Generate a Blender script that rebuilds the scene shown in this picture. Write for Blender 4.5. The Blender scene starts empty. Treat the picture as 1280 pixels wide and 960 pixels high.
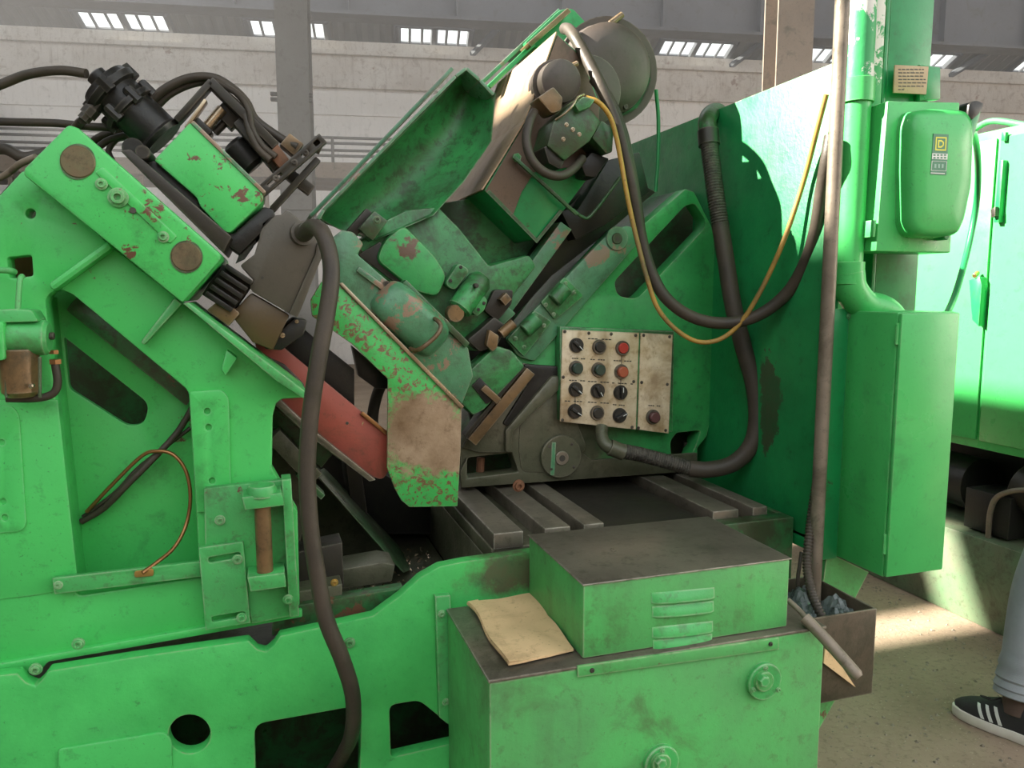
import bpy, bmesh, math, random
from mathutils import Vector, Matrix
random.seed(7)
R = math.radians
scene = bpy.context.scene
COL = scene.collection

# ---------------------------------------------------------------- camera, world, sun, exposure
CAM = Vector((0, 0, 1.5)); YAW = R(18.0); PIT = R(6.8); F = 960.0
cd = bpy.data.cameras.new('camera'); cam = bpy.data.objects.new('camera', cd); COL.objects.link(cam)
cd.sensor_width = 36.0; cd.lens = 36.0 * F / 1280.0; cd.clip_start = 0.05; cd.clip_end = 300
cam.location = CAM; cam.rotation_euler = (R(90) - PIT, 0, -YAW)
scene.camera = cam

world = bpy.data.worlds.new('world'); scene.world = world; world.use_nodes = True
bg = world.node_tree.nodes['Background']
bg.inputs[0].default_value = (0.93, 0.97, 1.0, 1); bg.inputs[1].default_value = 1.5

SUN_EL, SUN_AZ = R(33), R(18)
sun_dir = Vector((math.cos(SUN_EL) * math.cos(SUN_AZ), -math.cos(SUN_EL) * math.sin(SUN_AZ), -math.sin(SUN_EL)))
sl = bpy.data.lights.new('sun', 'SUN'); sl.energy = 20.0; sl.angle = R(0.55); sl.color = (1.0, 0.93, 0.82)
so = bpy.data.objects.new('sun', sl); COL.objects.link(so); so.location = (-6, 3, 12)
so.rotation_euler = sun_dir.to_track_quat('-Z', 'Y').to_euler()

vs = scene.view_settings
vs.view_transform = 'Standard'; vs.look = 'None'; vs.gamma = 1.0; vs.use_curve_mapping = False
vs.exposure = 0.62
scene.cycles.use_denoising = True

# ---------------------------------------------------------------- pixel rays (1280 x 960 frame)
_r = Vector((math.cos(YAW), -math.sin(YAW), 0)); _f = Vector((math.sin(YAW), math.cos(YAW), 0))
FWD = _f * math.cos(PIT) - Vector((0, 0, math.sin(PIT))); UP = _f * math.sin(PIT) + Vector((0, 0, math.cos(PIT)))
def ray(px, py): return FWD + _r * ((px - 640) / F) - UP * ((py - 480) / F)
def V(px, py, Y):
    d = ray(px, py); return CAM + d * (Y / d.y)
def VX(px, py, X):
    d = ray(px, py); return CAM + d * (X / d.x)
def VZ(px, py, Z):
    d = ray(px, py); return CAM + d * ((Z - CAM.z) / d.z)
def mpp(p): return (p - CAM).dot(FWD) / F          # metres per pixel at a point
# hall axes, turned 9.6 degrees from the machine
_ha = R(-9.6); HX = Vector((math.cos(_ha), math.sin(_ha), 0)); HY = Vector((-math.sin(_ha), math.cos(_ha), 0))
def H(a, b, z): return HX * a + HY * b + Vector((0, 0, z))
def VH(px, py, b):
    d = ray(px, py); return CAM + d * (b / d.dot(HY))
def HAB(p): return p.dot(HX), p.dot(HY), p.z

# ---------------------------------------------------------------- materials
MATS = {}
def nn(nt, typ, **kw):
    n = nt.nodes.new(typ)
    for k, v in kw.items(): setattr(n, k, v)
    return n
def mix(nt, fac, a, b):
    m = nn(nt, 'ShaderNodeMix', data_type='RGBA')
    for sock, val in ((m.inputs[0], fac), (m.inputs[6], a), (m.inputs[7], b)):
        if isinstance(val, bpy.types.NodeSocket): nt.links.new(val, sock)
        elif isinstance(val, (int, float)): sock.default_value = val
        else: sock.default_value = (val[0], val[1], val[2], 1)
    return m.outputs[2]
def noise(nt, vec, scale, detail=5, rough=0.6, dist=0.0):
    n = nn(nt, 'ShaderNodeTexNoise'); n.inputs['Scale'].default_value = scale; n.inputs['Detail'].default_value = detail
    n.inputs['Roughness'].default_value = rough; n.inputs['Distortion'].default_value = dist
    nt.links.new(vec, n.inputs['Vector']); return n.outputs[0]
def ramp(nt, fac, lo, hi, a=0.0, b=1.0):
    n = nn(nt, 'ShaderNodeMapRange'); nt.links.new(fac, n.inputs[0])
    n.inputs[1].default_value = lo; n.inputs[2].default_value = hi; n.inputs[3].default_value = a; n.inputs[4].default_value = b
    return n.outputs[0]
def mth(nt, op, a, b=0.0):
    n = nn(nt, 'ShaderNodeMath', operation=op)
    for i, v in enumerate((a, b)):
        if isinstance(v, bpy.types.NodeSocket): nt.links.new(v, n.inputs[i])
        else: n.inputs[i].default_value = v
    return n.outputs[0]
def mat(name, col, rough=0.55, metal=0.0, var=None, vs_=6.0, vamt=0.5, dirt=0.0, dirtcol=(0.035, 0.035, 0.018),
        chips=0.0, chipcol=(0.13, 0.06, 0.035), chs=28.0, edge=0.0, edgecol=(0.5, 0.45, 0.36), bump=0.15, bs=60.0, streak=0.0, spec=0.5):
    if name in MATS: return MATS[name]
    m = bpy.data.materials.new(name); m.use_nodes = True; nt = m.node_tree
    b = nt.nodes['Principled BSDF']
    pos = nn(nt, 'ShaderNodeNewGeometry').outputs['Position']
    c = col
    n1 = noise(nt, pos, vs_, 6, 0.62)
    c = mix(nt, ramp(nt, n1, 0.35, 0.7, 0.0, vamt), c, var if var else tuple(x * 0.72 for x in col))
    rgh = rough
    if streak:
        mp = nn(nt, 'ShaderNodeMapping'); nt.links.new(pos, mp.inputs[0]); mp.inputs['Scale'].default_value = (1, 1, 0.12)
        c = mix(nt, ramp(nt, noise(nt, mp.outputs[0], 16, 4, 0.6), 0.55, 0.8, 0, streak), c, dirtcol)
    if dirt:
        dn = noise(nt, pos, 5.5, 9, 0.7, 0.5)
        lo = 0.585 - 0.24 * dirt
        c = mix(nt, ramp(nt, dn, lo, lo + 0.13, 0, min(0.92, 0.45 + dirt * 0.7)), c, dirtcol)
        md = noise(nt, pos, 32, 7, 0.75, 0.2)
        c = mix(nt, ramp(nt, md, 0.58 - 0.16 * dirt, 0.68 - 0.1 * dirt, 0, min(0.8, 0.25 + dirt)), c, dirtcol)
        sp = noise(nt, pos, 150, 3, 0.6)
        c = mix(nt, ramp(nt, sp, 0.64, 0.72, 0, 0.6), c, dirtcol)
    if chips:
        a = noise(nt, pos, chs, 8, 0.72, 0.3); z = noise(nt, pos, 2.6, 3, 0.6)
        f = mth(nt, 'ADD', a, mth(nt, 'MULTIPLY', z, 0.75))
        t = 1.12 - 0.30 * chips
        c = mix(nt, ramp(nt, f, t, t + 0.025), c, chipcol)
    if edge:  # pale edge wear that also paints bright rim highlights
        bv = nn(nt, 'ShaderNodeBevel', samples=4); bv.inputs['Radius'].default_value = 0.006
        g = nn(nt, 'ShaderNodeNewGeometry')
        dt = nn(nt, 'ShaderNodeVectorMath', operation='DOT_PRODUCT')
        nt.links.new(bv.outputs[0], dt.inputs[0]); nt.links.new(g.outputs['Normal'], dt.inputs[1])
        e = ramp(nt, dt.outputs['Value'], 0.985, 0.90, 0, 1)
        e = mth(nt, 'MULTIPLY', e, ramp(nt, noise(nt, pos, 22, 6, 0.7), 0.38, 0.55, 0, edge))
        c = mix(nt, e, c, edgecol)
    nt.links.new(c, b.inputs['Base Color'])
    b.inputs['Metallic'].default_value = metal
    b.inputs['Specular IOR Level'].default_value = spec
    nt.links.new(ramp(nt, n1, 0.3, 0.75, max(0.05, rgh - 0.1), min(1, rgh + 0.12)), b.inputs['Roughness'])
    if bump:
        bp = nn(nt, 'ShaderNodeBump'); bp.inputs['Strength'].default_value = bump; bp.inputs['Distance'].default_value = 0.004
        nt.links.new(noise(nt, pos, bs, 5, 0.65), bp.inputs['Height']); nt.links.new(bp.outputs[0], b.inputs['Normal'])
    MATS[name] = m
    return m
G0 = (0.065, 0.53, 0.118); G1 = (0.045, 0.40, 0.09)
GREEN = mat('green_paint', G0, 0.42, var=G1, vamt=0.4, dirt=0.10, dirtcol=(0.03, 0.13, 0.04), chips=0.02, edge=0.6, edgecol=(0.22, 0.5, 0.25), bump=0.12)
GREENM = mat('green_paint_handled', (0.06, 0.44, 0.11), 0.45, var=(0.06, 0.29, 0.09), vamt=0.8, dirt=0.26, dirtcol=(0.06, 0.10, 0.04), chips=0.05, edge=0.7, edgecol=(0.42, 0.5, 0.34), bump=0.25)
GREENW = mat('green_paint_worn', (0.042, 0.30, 0.08), 0.42, var=(0.04, 0.15, 0.06), vamt=0.9, dirt=0.5, dirtcol=(0.03, 0.055, 0.022), chips=0.14, edge=0.7, edgecol=(0.4, 0.48, 0.33), bump=0.3)
GREEND = mat('green_paint_oily_and_shade', (0.03, 0.15, 0.045), 0.36, var=(0.03, 0.08, 0.03), vamt=0.9, dirt=0.6, chips=0.1, edge=0.5, edgecol=(0.25, 0.32, 0.2), bump=0.3)  # oily dirt; the casting's rear wall uses it as painted shade
GREENC = mat('green_paint_chipped', (0.06, 0.47, 0.10), 0.5, var=G1, vamt=0.4, dirt=0.2, chips=0.5, chipcol=(0.16, 0.085, 0.045), chs=30, edge=0.9, bump=0.35)
GREENP = mat('green_paint_faded', (0.10, 0.27, 0.15), 0.36, var=(0.04, 0.19, 0.07), vamt=0.9, dirt=0.32, dirtcol=(0.05, 0.09, 0.05), chips=0.48, chipcol=(0.25, 0.165, 0.11), chs=14, edge=0.6, bump=0.3)
GREENS = mat('green_paint_sheet', (0.014, 0.27, 0.075), 0.36, var=(0.01, 0.17, 0.05), vamt=0.7, dirt=0.12, dirtcol=(0.02, 0.09, 0.03), chips=0.1, chipcol=(0.05, 0.075, 0.035), chs=16, edge=0.5, edgecol=(0.2, 0.4, 0.2), bump=0.1)
GREENB = mat('green_paint_bright', (0.06, 0.47, 0.115), 0.34, var=(0.04, 0.36, 0.085), vamt=0.5, dirt=0.06, dirtcol=(0.03, 0.16, 0.05), edge=0.5, edgecol=(0.28, 0.5, 0.26), bump=0.08)
GREENT = mat('green_paint_stained', (0.085, 0.44, 0.115), 0.5, var=(0.085, 0.29, 0.095), vamt=0.9, dirt=0.22, chips=0.06, streak=0.45, dirtcol=(0.07, 0.13, 0.045), edge=0.85, edgecol=(0.42, 0.45, 0.3), bump=0.2)
OILY = mat('oily_cast_iron', (0.105, 0.10, 0.065), 0.42, metal=0.1, var=(0.05, 0.065, 0.032), vamt=0.8, dirt=0.3, edge=0.6, edgecol=(0.3, 0.27, 0.2), bump=0.35)
STEEL = mat('dark_steel', (0.034, 0.03, 0.024), 0.45, metal=0.2, spec=0.35, var=(0.016, 0.015, 0.012), dirt=0.25, edge=0.5, edgecol=(0.25, 0.22, 0.18), bump=0.25)
BLACK = mat('black_paint', (0.012, 0.012, 0.011), 0.42, spec=0.35, var=(0.026, 0.024, 0.021), dirt=0.1, edge=0.4, edgecol=(0.14, 0.12, 0.1), bump=0.25)
GREYBLK = mat('dusty_black_paint', (0.085, 0.074, 0.055), 0.5, var=(0.062, 0.053, 0.04), dirt=0.1, edge=0.4, edgecol=(0.2, 0.18, 0.15), bump=0.15)
TABLE = mat('worn_table_steel', (0.23, 0.20, 0.155), 0.36, metal=0.45, var=(0.11, 0.095, 0.075), vs_=3.5, vamt=0.9, dirt=0.2, edge=0.8, edgecol=(0.5, 0.47, 0.4), bump=0.15)
BRIGHT = mat('bare_bright_steel', (0.42, 0.35, 0.25), 0.3, metal=0.8, var=(0.2, 0.14, 0.08), vs_=14, vamt=0.9, bump=0.1)
RUBBER = mat('black_rubber', (0.04, 0.035, 0.028), 0.5, spec=0.35, var=(0.08, 0.062, 0.044), vs_=9, vamt=0.8, dirt=0.12, bump=0.25, bs=90)
BRAID = mat('braided_hose', (0.045, 0.042, 0.035), 0.45, metal=0.3, var=(0.12, 0.11, 0.085), vs_=60, vamt=0.9, bump=0.9, bs=180)
BROWN = mat('oil_browned_steel', (0.22, 0.135, 0.06), 0.4, metal=0.3, var=(0.09, 0.055, 0.028), vs_=8, vamt=0.9, dirt=0.25, edge=0.5, bump=0.2)
PIN = mat('oily_pin_end', (0.14, 0.13, 0.065), 0.45, metal=0.3, var=(0.16, 0.09, 0.05), vs_=20, vamt=0.8, dirt=0.3, bump=0.2)
RUSTY = mat('rusted_steel', (0.22, 0.09, 0.04), 0.7, var=(0.10, 0.06, 0.04), dirt=0.2, bump=0.3)
RED = mat('red_primer', (0.30, 0.062, 0.04), 0.5, var=(0.20, 0.045, 0.032), vamt=0.8, dirt=0.12, chips=0.03, chipcol=(0.25, 0.35, 0.12), edge=0.6, edgecol=(0.25, 0.2, 0.15), bump=0.15)
CREAM = mat('cream_panel_paint', (0.72, 0.62, 0.45), 0.5, var=(0.46, 0.33, 0.17), vs_=16, vamt=0.9, dirt=0.22, dirtcol=(0.22, 0.13, 0.055), chips=0.05, streak=0.6, edge=0.6, edgecol=(0.1, 0.07, 0.04), bump=0.08)
PAPER = mat('manila_paper', (0.74, 0.53, 0.29), 0.8, var=(0.62, 0.43, 0.23), vs_=9, vamt=0.5, dirt=0.1, dirtcol=(0.22, 0.14, 0.07), bump=0.1, spec=0.2)
COPPER = mat('tarnished_copper', (0.33, 0.16, 0.06), 0.35, metal=0.7, var=(0.16, 0.09, 0.04), bump=0.1)
BRASS = mat('brass', (0.55, 0.38, 0.12), 0.3, metal=0.8, bump=0.05)
YELLOW = mat('yellow_cable', (0.55, 0.31, 0.05), 0.5, var=(0.16, 0.12, 0.05), vs_=5, vamt=1.0, dirt=0.1, bump=0.05)
PIPEW = mat('dusty_conduit', (0.17, 0.14, 0.105), 0.5, metal=0.3, var=(0.36, 0.30, 0.23), vs_=7, vamt=0.7, dirt=0.15, bump=0.2)
PEEL = mat('green_paint_peeling_white', (0.03, 0.33, 0.10), 0.5, var=(0.02, 0.24, 0.07), vs_=8, chips=0.75, chipcol=(0.62, 0.62, 0.56), chs=9, bump=0.2)
BUTTON_K = mat('button_black', (0.02, 0.021, 0.02), 0.35, bump=0)
BUTTON_G = mat('button_dark_green', (0.02, 0.05, 0.037), 0.35, bump=0)
BUTTON_R = mat('button_red', (0.48, 0.045, 0.03), 0.4, bump=0)
BUTTON_O = mat('button_faded_red', (0.40, 0.095, 0.045), 0.45, bump=0)
BUTTON_P = mat('button_maroon', (0.11, 0.045, 0.045), 0.4, bump=0)
BEZEL = mat('bezel_metal', (0.17, 0.16, 0.14), 0.35, metal=0.7, dirt=0.2, bump=0.05)
WALLLOW = mat('whitewashed_wall', (0.80, 0.78, 0.76), 0.9, var=(0.70, 0.68, 0.65), vs_=0.8, dirt=0.06, dirtcol=(0.3, 0.28, 0.25), streak=0.25, bump=0.1, bs=8)
WALLUP = mat('stained_concrete_wall', (0.64, 0.61, 0.57), 0.9, var=(0.46, 0.41, 0.36), vs_=0.7, vamt=0.9, dirt=0.2, dirtcol=(0.25, 0.19, 0.15), streak=0.5, chips=0.15, chipcol=(0.33, 0.25, 0.21), chs=2.0, bump=0.2, bs=6)
ROOFM = mat('grey_corrugated_roof', (0.13, 0.13, 0.125), 0.8, var=(0.09, 0.085, 0.08), vs_=1.2, bump=0.1, bs=8)
BEAMM = mat('dark_blue_steelwork', (0.075, 0.08, 0.095), 0.7, var=(0.05, 0.052, 0.06), vs_=1.0, dirt=0.1, bump=0.1, bs=10)
COLM = mat('grey_column_steel', (0.115, 0.11, 0.105), 0.65, var=(0.085, 0.08, 0.075), vs_=2, dirt=0.1, bump=0.1, bs=20)
COLB = mat('brown_column_steel', (0.21, 0.165, 0.125), 0.65, var=(0.14, 0.11, 0.085), vs_=2, dirt=0.15, bump=0.1, bs=20)
TIN = mat('tan_enamel_plate', (0.42, 0.31, 0.17), 0.5, var=(0.3, 0.2, 0.11), vs_=20, dirt=0.1, bump=0)
INK = mat('dark_print', (0.05, 0.045, 0.035), 0.6, bump=0)
WHITEP = mat('white_print', (0.7, 0.72, 0.68), 0.5, bump=0)
YELP = mat('yellow_print', (0.75, 0.72, 0.08), 0.5, bump=0)
JEANS = mat('grey_denim', (0.30, 0.32, 0.34), 0.9, var=(0.22, 0.24, 0.26), vs_=18, bump=0.3, bs=300, spec=0.1)
SHIRT = mat('dark_shirt', (0.05, 0.055, 0.07), 0.9, bump=0.2, bs=200, spec=0.1)
SKIN = mat('skin', (0.42, 0.24, 0.16), 0.55, var=(0.38, 0.2, 0.13), bump=0.05)
HAIR = mat('dark_hair', (0.025, 0.018, 0.014), 0.6, bump=0.5, bs=220)
SHOEB = mat('black_knit', (0.022, 0.021, 0.021), 0.8, bump=0.4, bs=320)
SHOEW = mat('white_rubber', (0.66, 0.62, 0.56), 0.6, var=(0.5, 0.45, 0.38), vs_=20, bump=0.05)
FOIL = mat('crumpled_clear_plastic', (0.13, 0.16, 0.15), 0.25, var=(0.04, 0.06, 0.055), vs_=30, vamt=0.9, bump=0.8, bs=40)
def glass(name, tint, rough):
    m = bpy.data.materials.new(name); m.use_nodes = True; b = m.node_tree.nodes['Principled BSDF']
    nt = m.node_tree; t = nn(nt, 'ShaderNodeBsdfTransparent'); t.inputs[0].default_value = (*tint, 1)
    g = nn(nt, 'ShaderNodeBsdfGlossy'); g.inputs['Roughness'].default_value = rough
    ms = nn(nt, 'ShaderNodeMixShader'); ms.inputs[0].default_value = 0.07
    nt.links.new(t.outputs[0], ms.inputs[1]); nt.links.new(g.outputs[0], ms.inputs[2])
    nt.links.new(ms.outputs[0], nt.nodes['Material Output'].inputs[0]); nt.nodes.remove(b)
    MATS[name] = m; return m
PANE = glass('roof_light_glass', (0.93, 0.95, 0.93), 0.1)
def floor_mat():
    m = bpy.data.materials.new('gritty_dirt_floor'); m.use_nodes = True; nt = m.node_tree; b = nt.nodes['Principled BSDF']
    pos = nn(nt, 'ShaderNodeNewGeometry').outputs['Position']
    c = mix(nt, ramp(nt, noise(nt, pos, 1.6, 6, 0.65), 0.35, 0.68), (0.34, 0.26, 0.185), (0.23, 0.17, 0.12))
    c = mix(nt, ramp(nt, noise(nt, pos, 38, 6, 0.7), 0.52, 0.66, 0, 0.55), c, (0.14, 0.11, 0.08))
    c = mix(nt, ramp(nt, noise(nt, pos, 75, 4, 0.7), 0.64, 0.70, 0, 0.8), c, (0.55, 0.47, 0.37))
    nt.links.new(c, b.inputs['Base Color']); b.inputs['Roughness'].default_value = 0.95; b.inputs['Specular IOR Level'].default_value = 0.2
    bp = nn(nt, 'ShaderNodeBump'); bp.inputs['Strength'].default_value = 0.6; bp.inputs['Distance'].default_value = 0.012
    nt.links.new(noise(nt, pos, 45, 8, 0.75), bp.inputs['Height']); nt.links.new(bp.outputs[0], b.inputs['Normal'])
    return m
FLOORM = floor_mat()

def spread(name, base, other, cen, rad, soft, axis=None, nz=0.10, ns=9.0):
    """base material, with 'other' blended in around a worn or oily spot (noisy edge)"""
    m = bpy.data.materials.new(name); m.use_nodes = True; nt = m.node_tree; b = nt.nodes['Principled BSDF']
    pos = nn(nt, 'ShaderNodeNewGeometry').outputs['Position']
    sb_ = nn(nt, 'ShaderNodeVectorMath', operation='SUBTRACT'); nt.links.new(pos, sb_.inputs[0]); sb_.inputs[1].default_value = cen
    ml = nn(nt, 'ShaderNodeVectorMath', operation='MULTIPLY'); nt.links.new(sb_.outputs[0], ml.inputs[0]); ml.inputs[1].default_value = axis or (1, 1, 1)
    ln = nn(nt, 'ShaderNodeVectorMath', operation='LENGTH'); nt.links.new(ml.outputs[0], ln.inputs[0])
    d = mth(nt, 'ADD', ln.outputs['Value'], mth(nt, 'MULTIPLY', mth(nt, 'SUBTRACT', noise(nt, pos, ns, 8, 0.7), 0.5), nz * 4))
    f = ramp(nt, d, rad + soft, rad - soft)
    def look(cols, dirtcol, dirt, chips, chipcol, chs):
        c = mix(nt, ramp(nt, noise(nt, pos, 7, 6, 0.65), 0.35, 0.68), cols[0], cols[1])
        c = mix(nt, ramp(nt, noise(nt, pos, 28, 8, 0.74), 0.60 - 0.2 * dirt, 0.74, 0, 0.75), c, dirtcol)
        c = mix(nt, ramp(nt, noise(nt, pos, 150, 3, 0.6), 0.64, 0.72, 0, 0.5), c, dirtcol)
        if chips:
            a = noise(nt, pos, chs, 9, 0.74, 0.6); c = mix(nt, ramp(nt, a, 0.60 - 0.1 * chips, 0.615 - 0.1 * chips), c, chipcol)
        return c
    c = mix(nt, f, look(*base), look(*other))
    bv = nn(nt, 'ShaderNodeBevel', samples=4); bv.inputs['Radius'].default_value = 0.005
    g = nn(nt, 'ShaderNodeNewGeometry'); dt = nn(nt, 'ShaderNodeVectorMath', operation='DOT_PRODUCT')
    nt.links.new(bv.outputs[0], dt.inputs[0]); nt.links.new(g.outputs['Normal'], dt.inputs[1])
    c = mix(nt, mth(nt, 'MULTIPLY', ramp(nt, dt.outputs['Value'], 0.985, 0.9), ramp(nt, noise(nt, pos, 22, 6, 0.7), 0.4, 0.55, 0, 0.7)), c, (0.4, 0.36, 0.26))  # worn rims, with their edge highlight painted in
    nt.links.new(c, b.inputs['Base Color'])
    nt.links.new(ramp(nt, noise(nt, pos, 12, 5, .6), 0.3, 0.7, 0.33, 0.55), b.inputs['Roughness'])
    bp = nn(nt, 'ShaderNodeBump'); bp.inputs['Strength'].default_value = 0.25; bp.inputs['Distance'].default_value = 0.004
    nt.links.new(noise(nt, pos, 60, 5, 0.65), bp.inputs['Height']); nt.links.new(bp.outputs[0], b.inputs['Normal'])
    MATS[name] = m; return m

# ---------------------------------------------------------------- builders
WL = {}
def place(o, parent, world):
    WL[o.name] = world.copy()
    o.location = world - (WL[parent.name] if parent else Vector((0, 0, 0)))
    if parent: o.parent = parent
def thing(name, label, cat, loc, group=None):
    o = bpy.data.objects.new(name, None); COL.objects.link(o); o.empty_display_size = 0.05
    place(o, None, Vector(loc)); o['label'] = label; o['category'] = cat
    if group: o['group'] = group
    return o
def tag(o, label, cat, group=None):
    o['label'] = label; o['category'] = cat
    if group: o['group'] = group
    return o
def struct(o): o['kind'] = 'structure'; return o
def fin(name, bm, m, parent=None, bev=0.0, seg=2, smooth=35, base=False):
    bmesh.ops.remove_doubles(bm, verts=bm.verts, dist=1e-5)
    bmesh.ops.recalc_face_normals(bm, faces=bm.faces)
    if bev:
        es = [e for e in bm.edges if len(e.link_faces) == 2 and e.calc_face_angle(0) > R(38)]
        if es: bmesh.ops.bevel(bm, geom=es, offset=bev, segments=seg, profile=0.5, affect='EDGES', clamp_overlap=True)
    me = bpy.data.meshes.new(name)
    co = [v.co for v in bm.verts]
    lo = Vector((min(c.x for c in co), min(c.y for c in co), min(c.z for c in co)))
    hi = Vector((max(c.x for c in co), max(c.y for c in co), max(c.z for c in co)))
    cen = (lo + hi) / 2
    if base: cen.z = lo.z
    bmesh.ops.translate(bm, verts=bm.verts, vec=-cen)
    bm.to_mesh(me); bm.free()
    me.shade_smooth(); me.set_sharp_from_angle(angle=R(smooth))
    me.materials.append(m)
    o = bpy.data.objects.new(name, me); COL.objects.link(o); place(o, parent, cen)
    return o
def rnd(pts, r, n=4):
    out = []; k = len(pts)
    for i in range(k):
        p = Vector(pts[i]); a = Vector(pts[i - 1]); c = Vector(pts[(i + 1) % k])
        ri = r[i] if isinstance(r, (list, tuple)) else r
        if ri <= 0: out.append(tuple(p)); continue
        da = (a - p); dc = (c - p)
        ri = min(ri, da.length * 0.48, dc.length * 0.48)
        s = p + da.normalized() * ri; e = p + dc.normalized() * ri
        for j in range(n + 1):
            t = j / n
            out.append(tuple(s * (1 - t) ** 2 + p * 2 * t * (1 - t) + e * t * t))
    return out
def extr_bm(outer, vec, holes=()):
    bm = bmesh.new(); loops = [outer] + list(holes); edges = []
    for lp in loops:
        vv = [bm.verts.new(p) for p in lp]
        for i in range(len(vv)): edges.append(bm.edges.new((vv[i - 1], vv[i])))
    if holes:
        bmesh.ops.triangle_fill(bm, use_beauty=True, use_dissolve=False, edges=edges)
    else:
        bm.faces.new(bm.verts[:])
    r = bmesh.ops.extrude_face_region(bm, geom=bm.faces[:])
    bmesh.ops.translate(bm, verts=[g for g in r['geom'] if isinstance(g, bmesh.types.BMVert)], vec=vec)
    return bm
def plate(name, pts, Y0, Y1, m, parent=None, r=0, bev=0.003, holes=(), base=False):
    o = [V(x, y, Y0) for x, y in (rnd(pts, r) if r else pts)]
    hs = [[V(x, y, Y0) for x, y in h] for h in holes]
    return fin(name, extr_bm(o, Vector((0, Y1 - Y0, 0)), hs), m, parent, bev, base=base)
def barpts(p0, p1, w):
    a = Vector(p0); b = Vector(p1); n = (b - a).normalized(); n = Vector((-n.y, n.x)) * w / 2
    return [tuple(a + n), tuple(b + n), tuple(b - n), tuple(a - n)]
def bar(name, p0, p1, w, Y0, Y1, m, parent=None, bev=0.002, r=0, holes=()):
    return plate(name, barpts(p0, p1, w), Y0, Y1, m, parent, r, bev, holes)
def circ(c, r, n=24, ry=None):
    return [(c[0] + r * math.cos(2 * math.pi * i / n), c[1] + (ry or r) * math.sin(2 * math.pi * i / n)) for i in range(n)]
def box(name, x0, x1, y0, y1, z0, z1, m, parent=None, bev=0.004, base=False):
    bm = extr_bm([Vector((x0, y0, z0)), Vector((x1, y0, z0)), Vector((x1, y1, z0)), Vector((x0, y1, z0))], Vector((0, 0, z1 - z0)))
    return fin(name, bm, m, parent, bev, base=base)
def lathe_bm(p0, ax, prof, n=20, bm=None):
    bm = bm or bmesh.new(); ax = Vector(ax).normalized(); p0 = Vector(p0)
    s = ax.orthogonal().normalized(); t = ax.cross(s); rings = []
    for (a, r) in prof:
        if r < 1e-5: rings.append([bm.verts.new(p0 + ax * a)])
        else: rings.append([bm.verts.new(p0 + ax * a + (s * math.cos(2 * math.pi * i / n) + t * math.sin(2 * math.pi * i / n)) * r) for i in range(n)])
    for a, b in zip(rings, rings[1:]):
        if len(a) == 1 and len(b) == 1: continue
        for i in range(n):
            j = (i + 1) % n
            if len(a) == 1: bm.faces.new((a[0], b[i], b[j]))
            elif len(b) == 1: bm.faces.new((a[i], b[0], a[j]))
            else: bm.faces.new((a[i], b[i], b[j], a[j]))
    if len(rings[0]) > 1: bm.faces.new(rings[0])
    if len(rings[-1]) > 1: bm.faces.new(rings[-1])
    return bm
def lathe(name, p0, ax, prof, m, parent=None, n=20, bev=0, base=False):
    return fin(name, lathe_bm(p0, ax, prof, n), m, parent, bev, base=base)
def disc(name, c, rpx, Y0, Y1, m, parent=None, n=28, cham=0.002):
    p = V(c[0], c[1], Y0); r = rpx * mpp(p); L = Y1 - Y0
    return lathe(name, p, (0, 1, 0), [(0, r - cham), (cham, r), (L, r)], m, parent, n)
def rod(name, a, b, r, m, parent=None, n=16, cham=0.001):
    a = Vector(a); b = Vector(b); L = (b - a).length
    return lathe(name, a, b - a, [(0, max(r - cham, r * 0.5)), (cham, r), (L - cham, r), (L, max(r - cham, r * 0.5))], m, parent, n)
def catmull(P, k=7):
    P = [Vector(p) for p in P]; Q = [P[0] * 2 - P[1]] + P + [P[-1] * 2 - P[-2]]; out = []
    for i in range(1, len(Q) - 2):
        p0, p1, p2, p3 = Q[i - 1:i + 3]
        for j in range(k):
            t = j / k
            out.append(0.5 * ((2 * p1) + (p2 - p0) * t + (2 * p0 - 5 * p1 + 4 * p2 - p3) * t * t + (3 * p1 - p0 - 3 * p2 + p3) * t ** 3))
    out.append(P[-1]); return out
def sweep_bm(path, rad, n=10, bm=None):
    bm = bm or bmesh.new(); rings = []; up = None
    for i, p in enumerate(path):
        t = (path[min(i + 1, len(path) - 1)] - path[max(i - 1, 0)]).normalized()
        if up is None: up = t.orthogonal().normalized()
        up = (up - t * up.dot(t)).normalized(); s = t.cross(up)
        r = rad(i / (len(path) - 1)) if callable(rad) else rad
        rings.append([bm.verts.new(p + (up * math.cos(2 * math.pi * q / n) + s * math.sin(2 * math.pi * q / n)) * r) for q in range(n)])
    for a, b in zip(rings, rings[1:]):
        for q in range(n): bm.faces.new((a[q], b[q], b[(q + 1) % n], a[(q + 1) % n]))
    bm.faces.new(rings[0]); bm.faces.new(rings[-1])
    return bm
def tube(name, pts, r, m, parent=None, k=7, n=10, smooth=True):
    """pts: 3D points, or (px, py, Y)"""
    P = [p if isinstance(p, Vector) else V(*p) for p in pts]
    path = catmull(P, k) if smooth else P
    return fin(name, sweep_bm(path, r, n), m, parent, 0, smooth=60)
def ribbed(name, pts, r, amp, pitch, m, parent=None):
    P = catmull([p if isinstance(p, Vector) else V(*p) for p in pts], 10)
    L = [0]
    for a, b in zip(P, P[1:]): L.append(L[-1] + (b - a).length)
    N = int(L[-1] / pitch * 4); path = []; j = 0
    for i in range(N + 1):
        d = L[-1] * i / N
        while j < len(L) - 2 and L[j + 1] < d: j += 1
        t = (d - L[j]) / max(1e-6, L[j + 1] - L[j]); path.append(P[j].lerp(P[j + 1], t))
    cnt = [0]
    def rad(_):
        cnt[0] += 1
        return r + amp * (1 if cnt[0] % 4 in (1, 2) else -1)
    return fin(name, sweep_bm(path, rad, 10), m, parent, 0, smooth=60)
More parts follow.
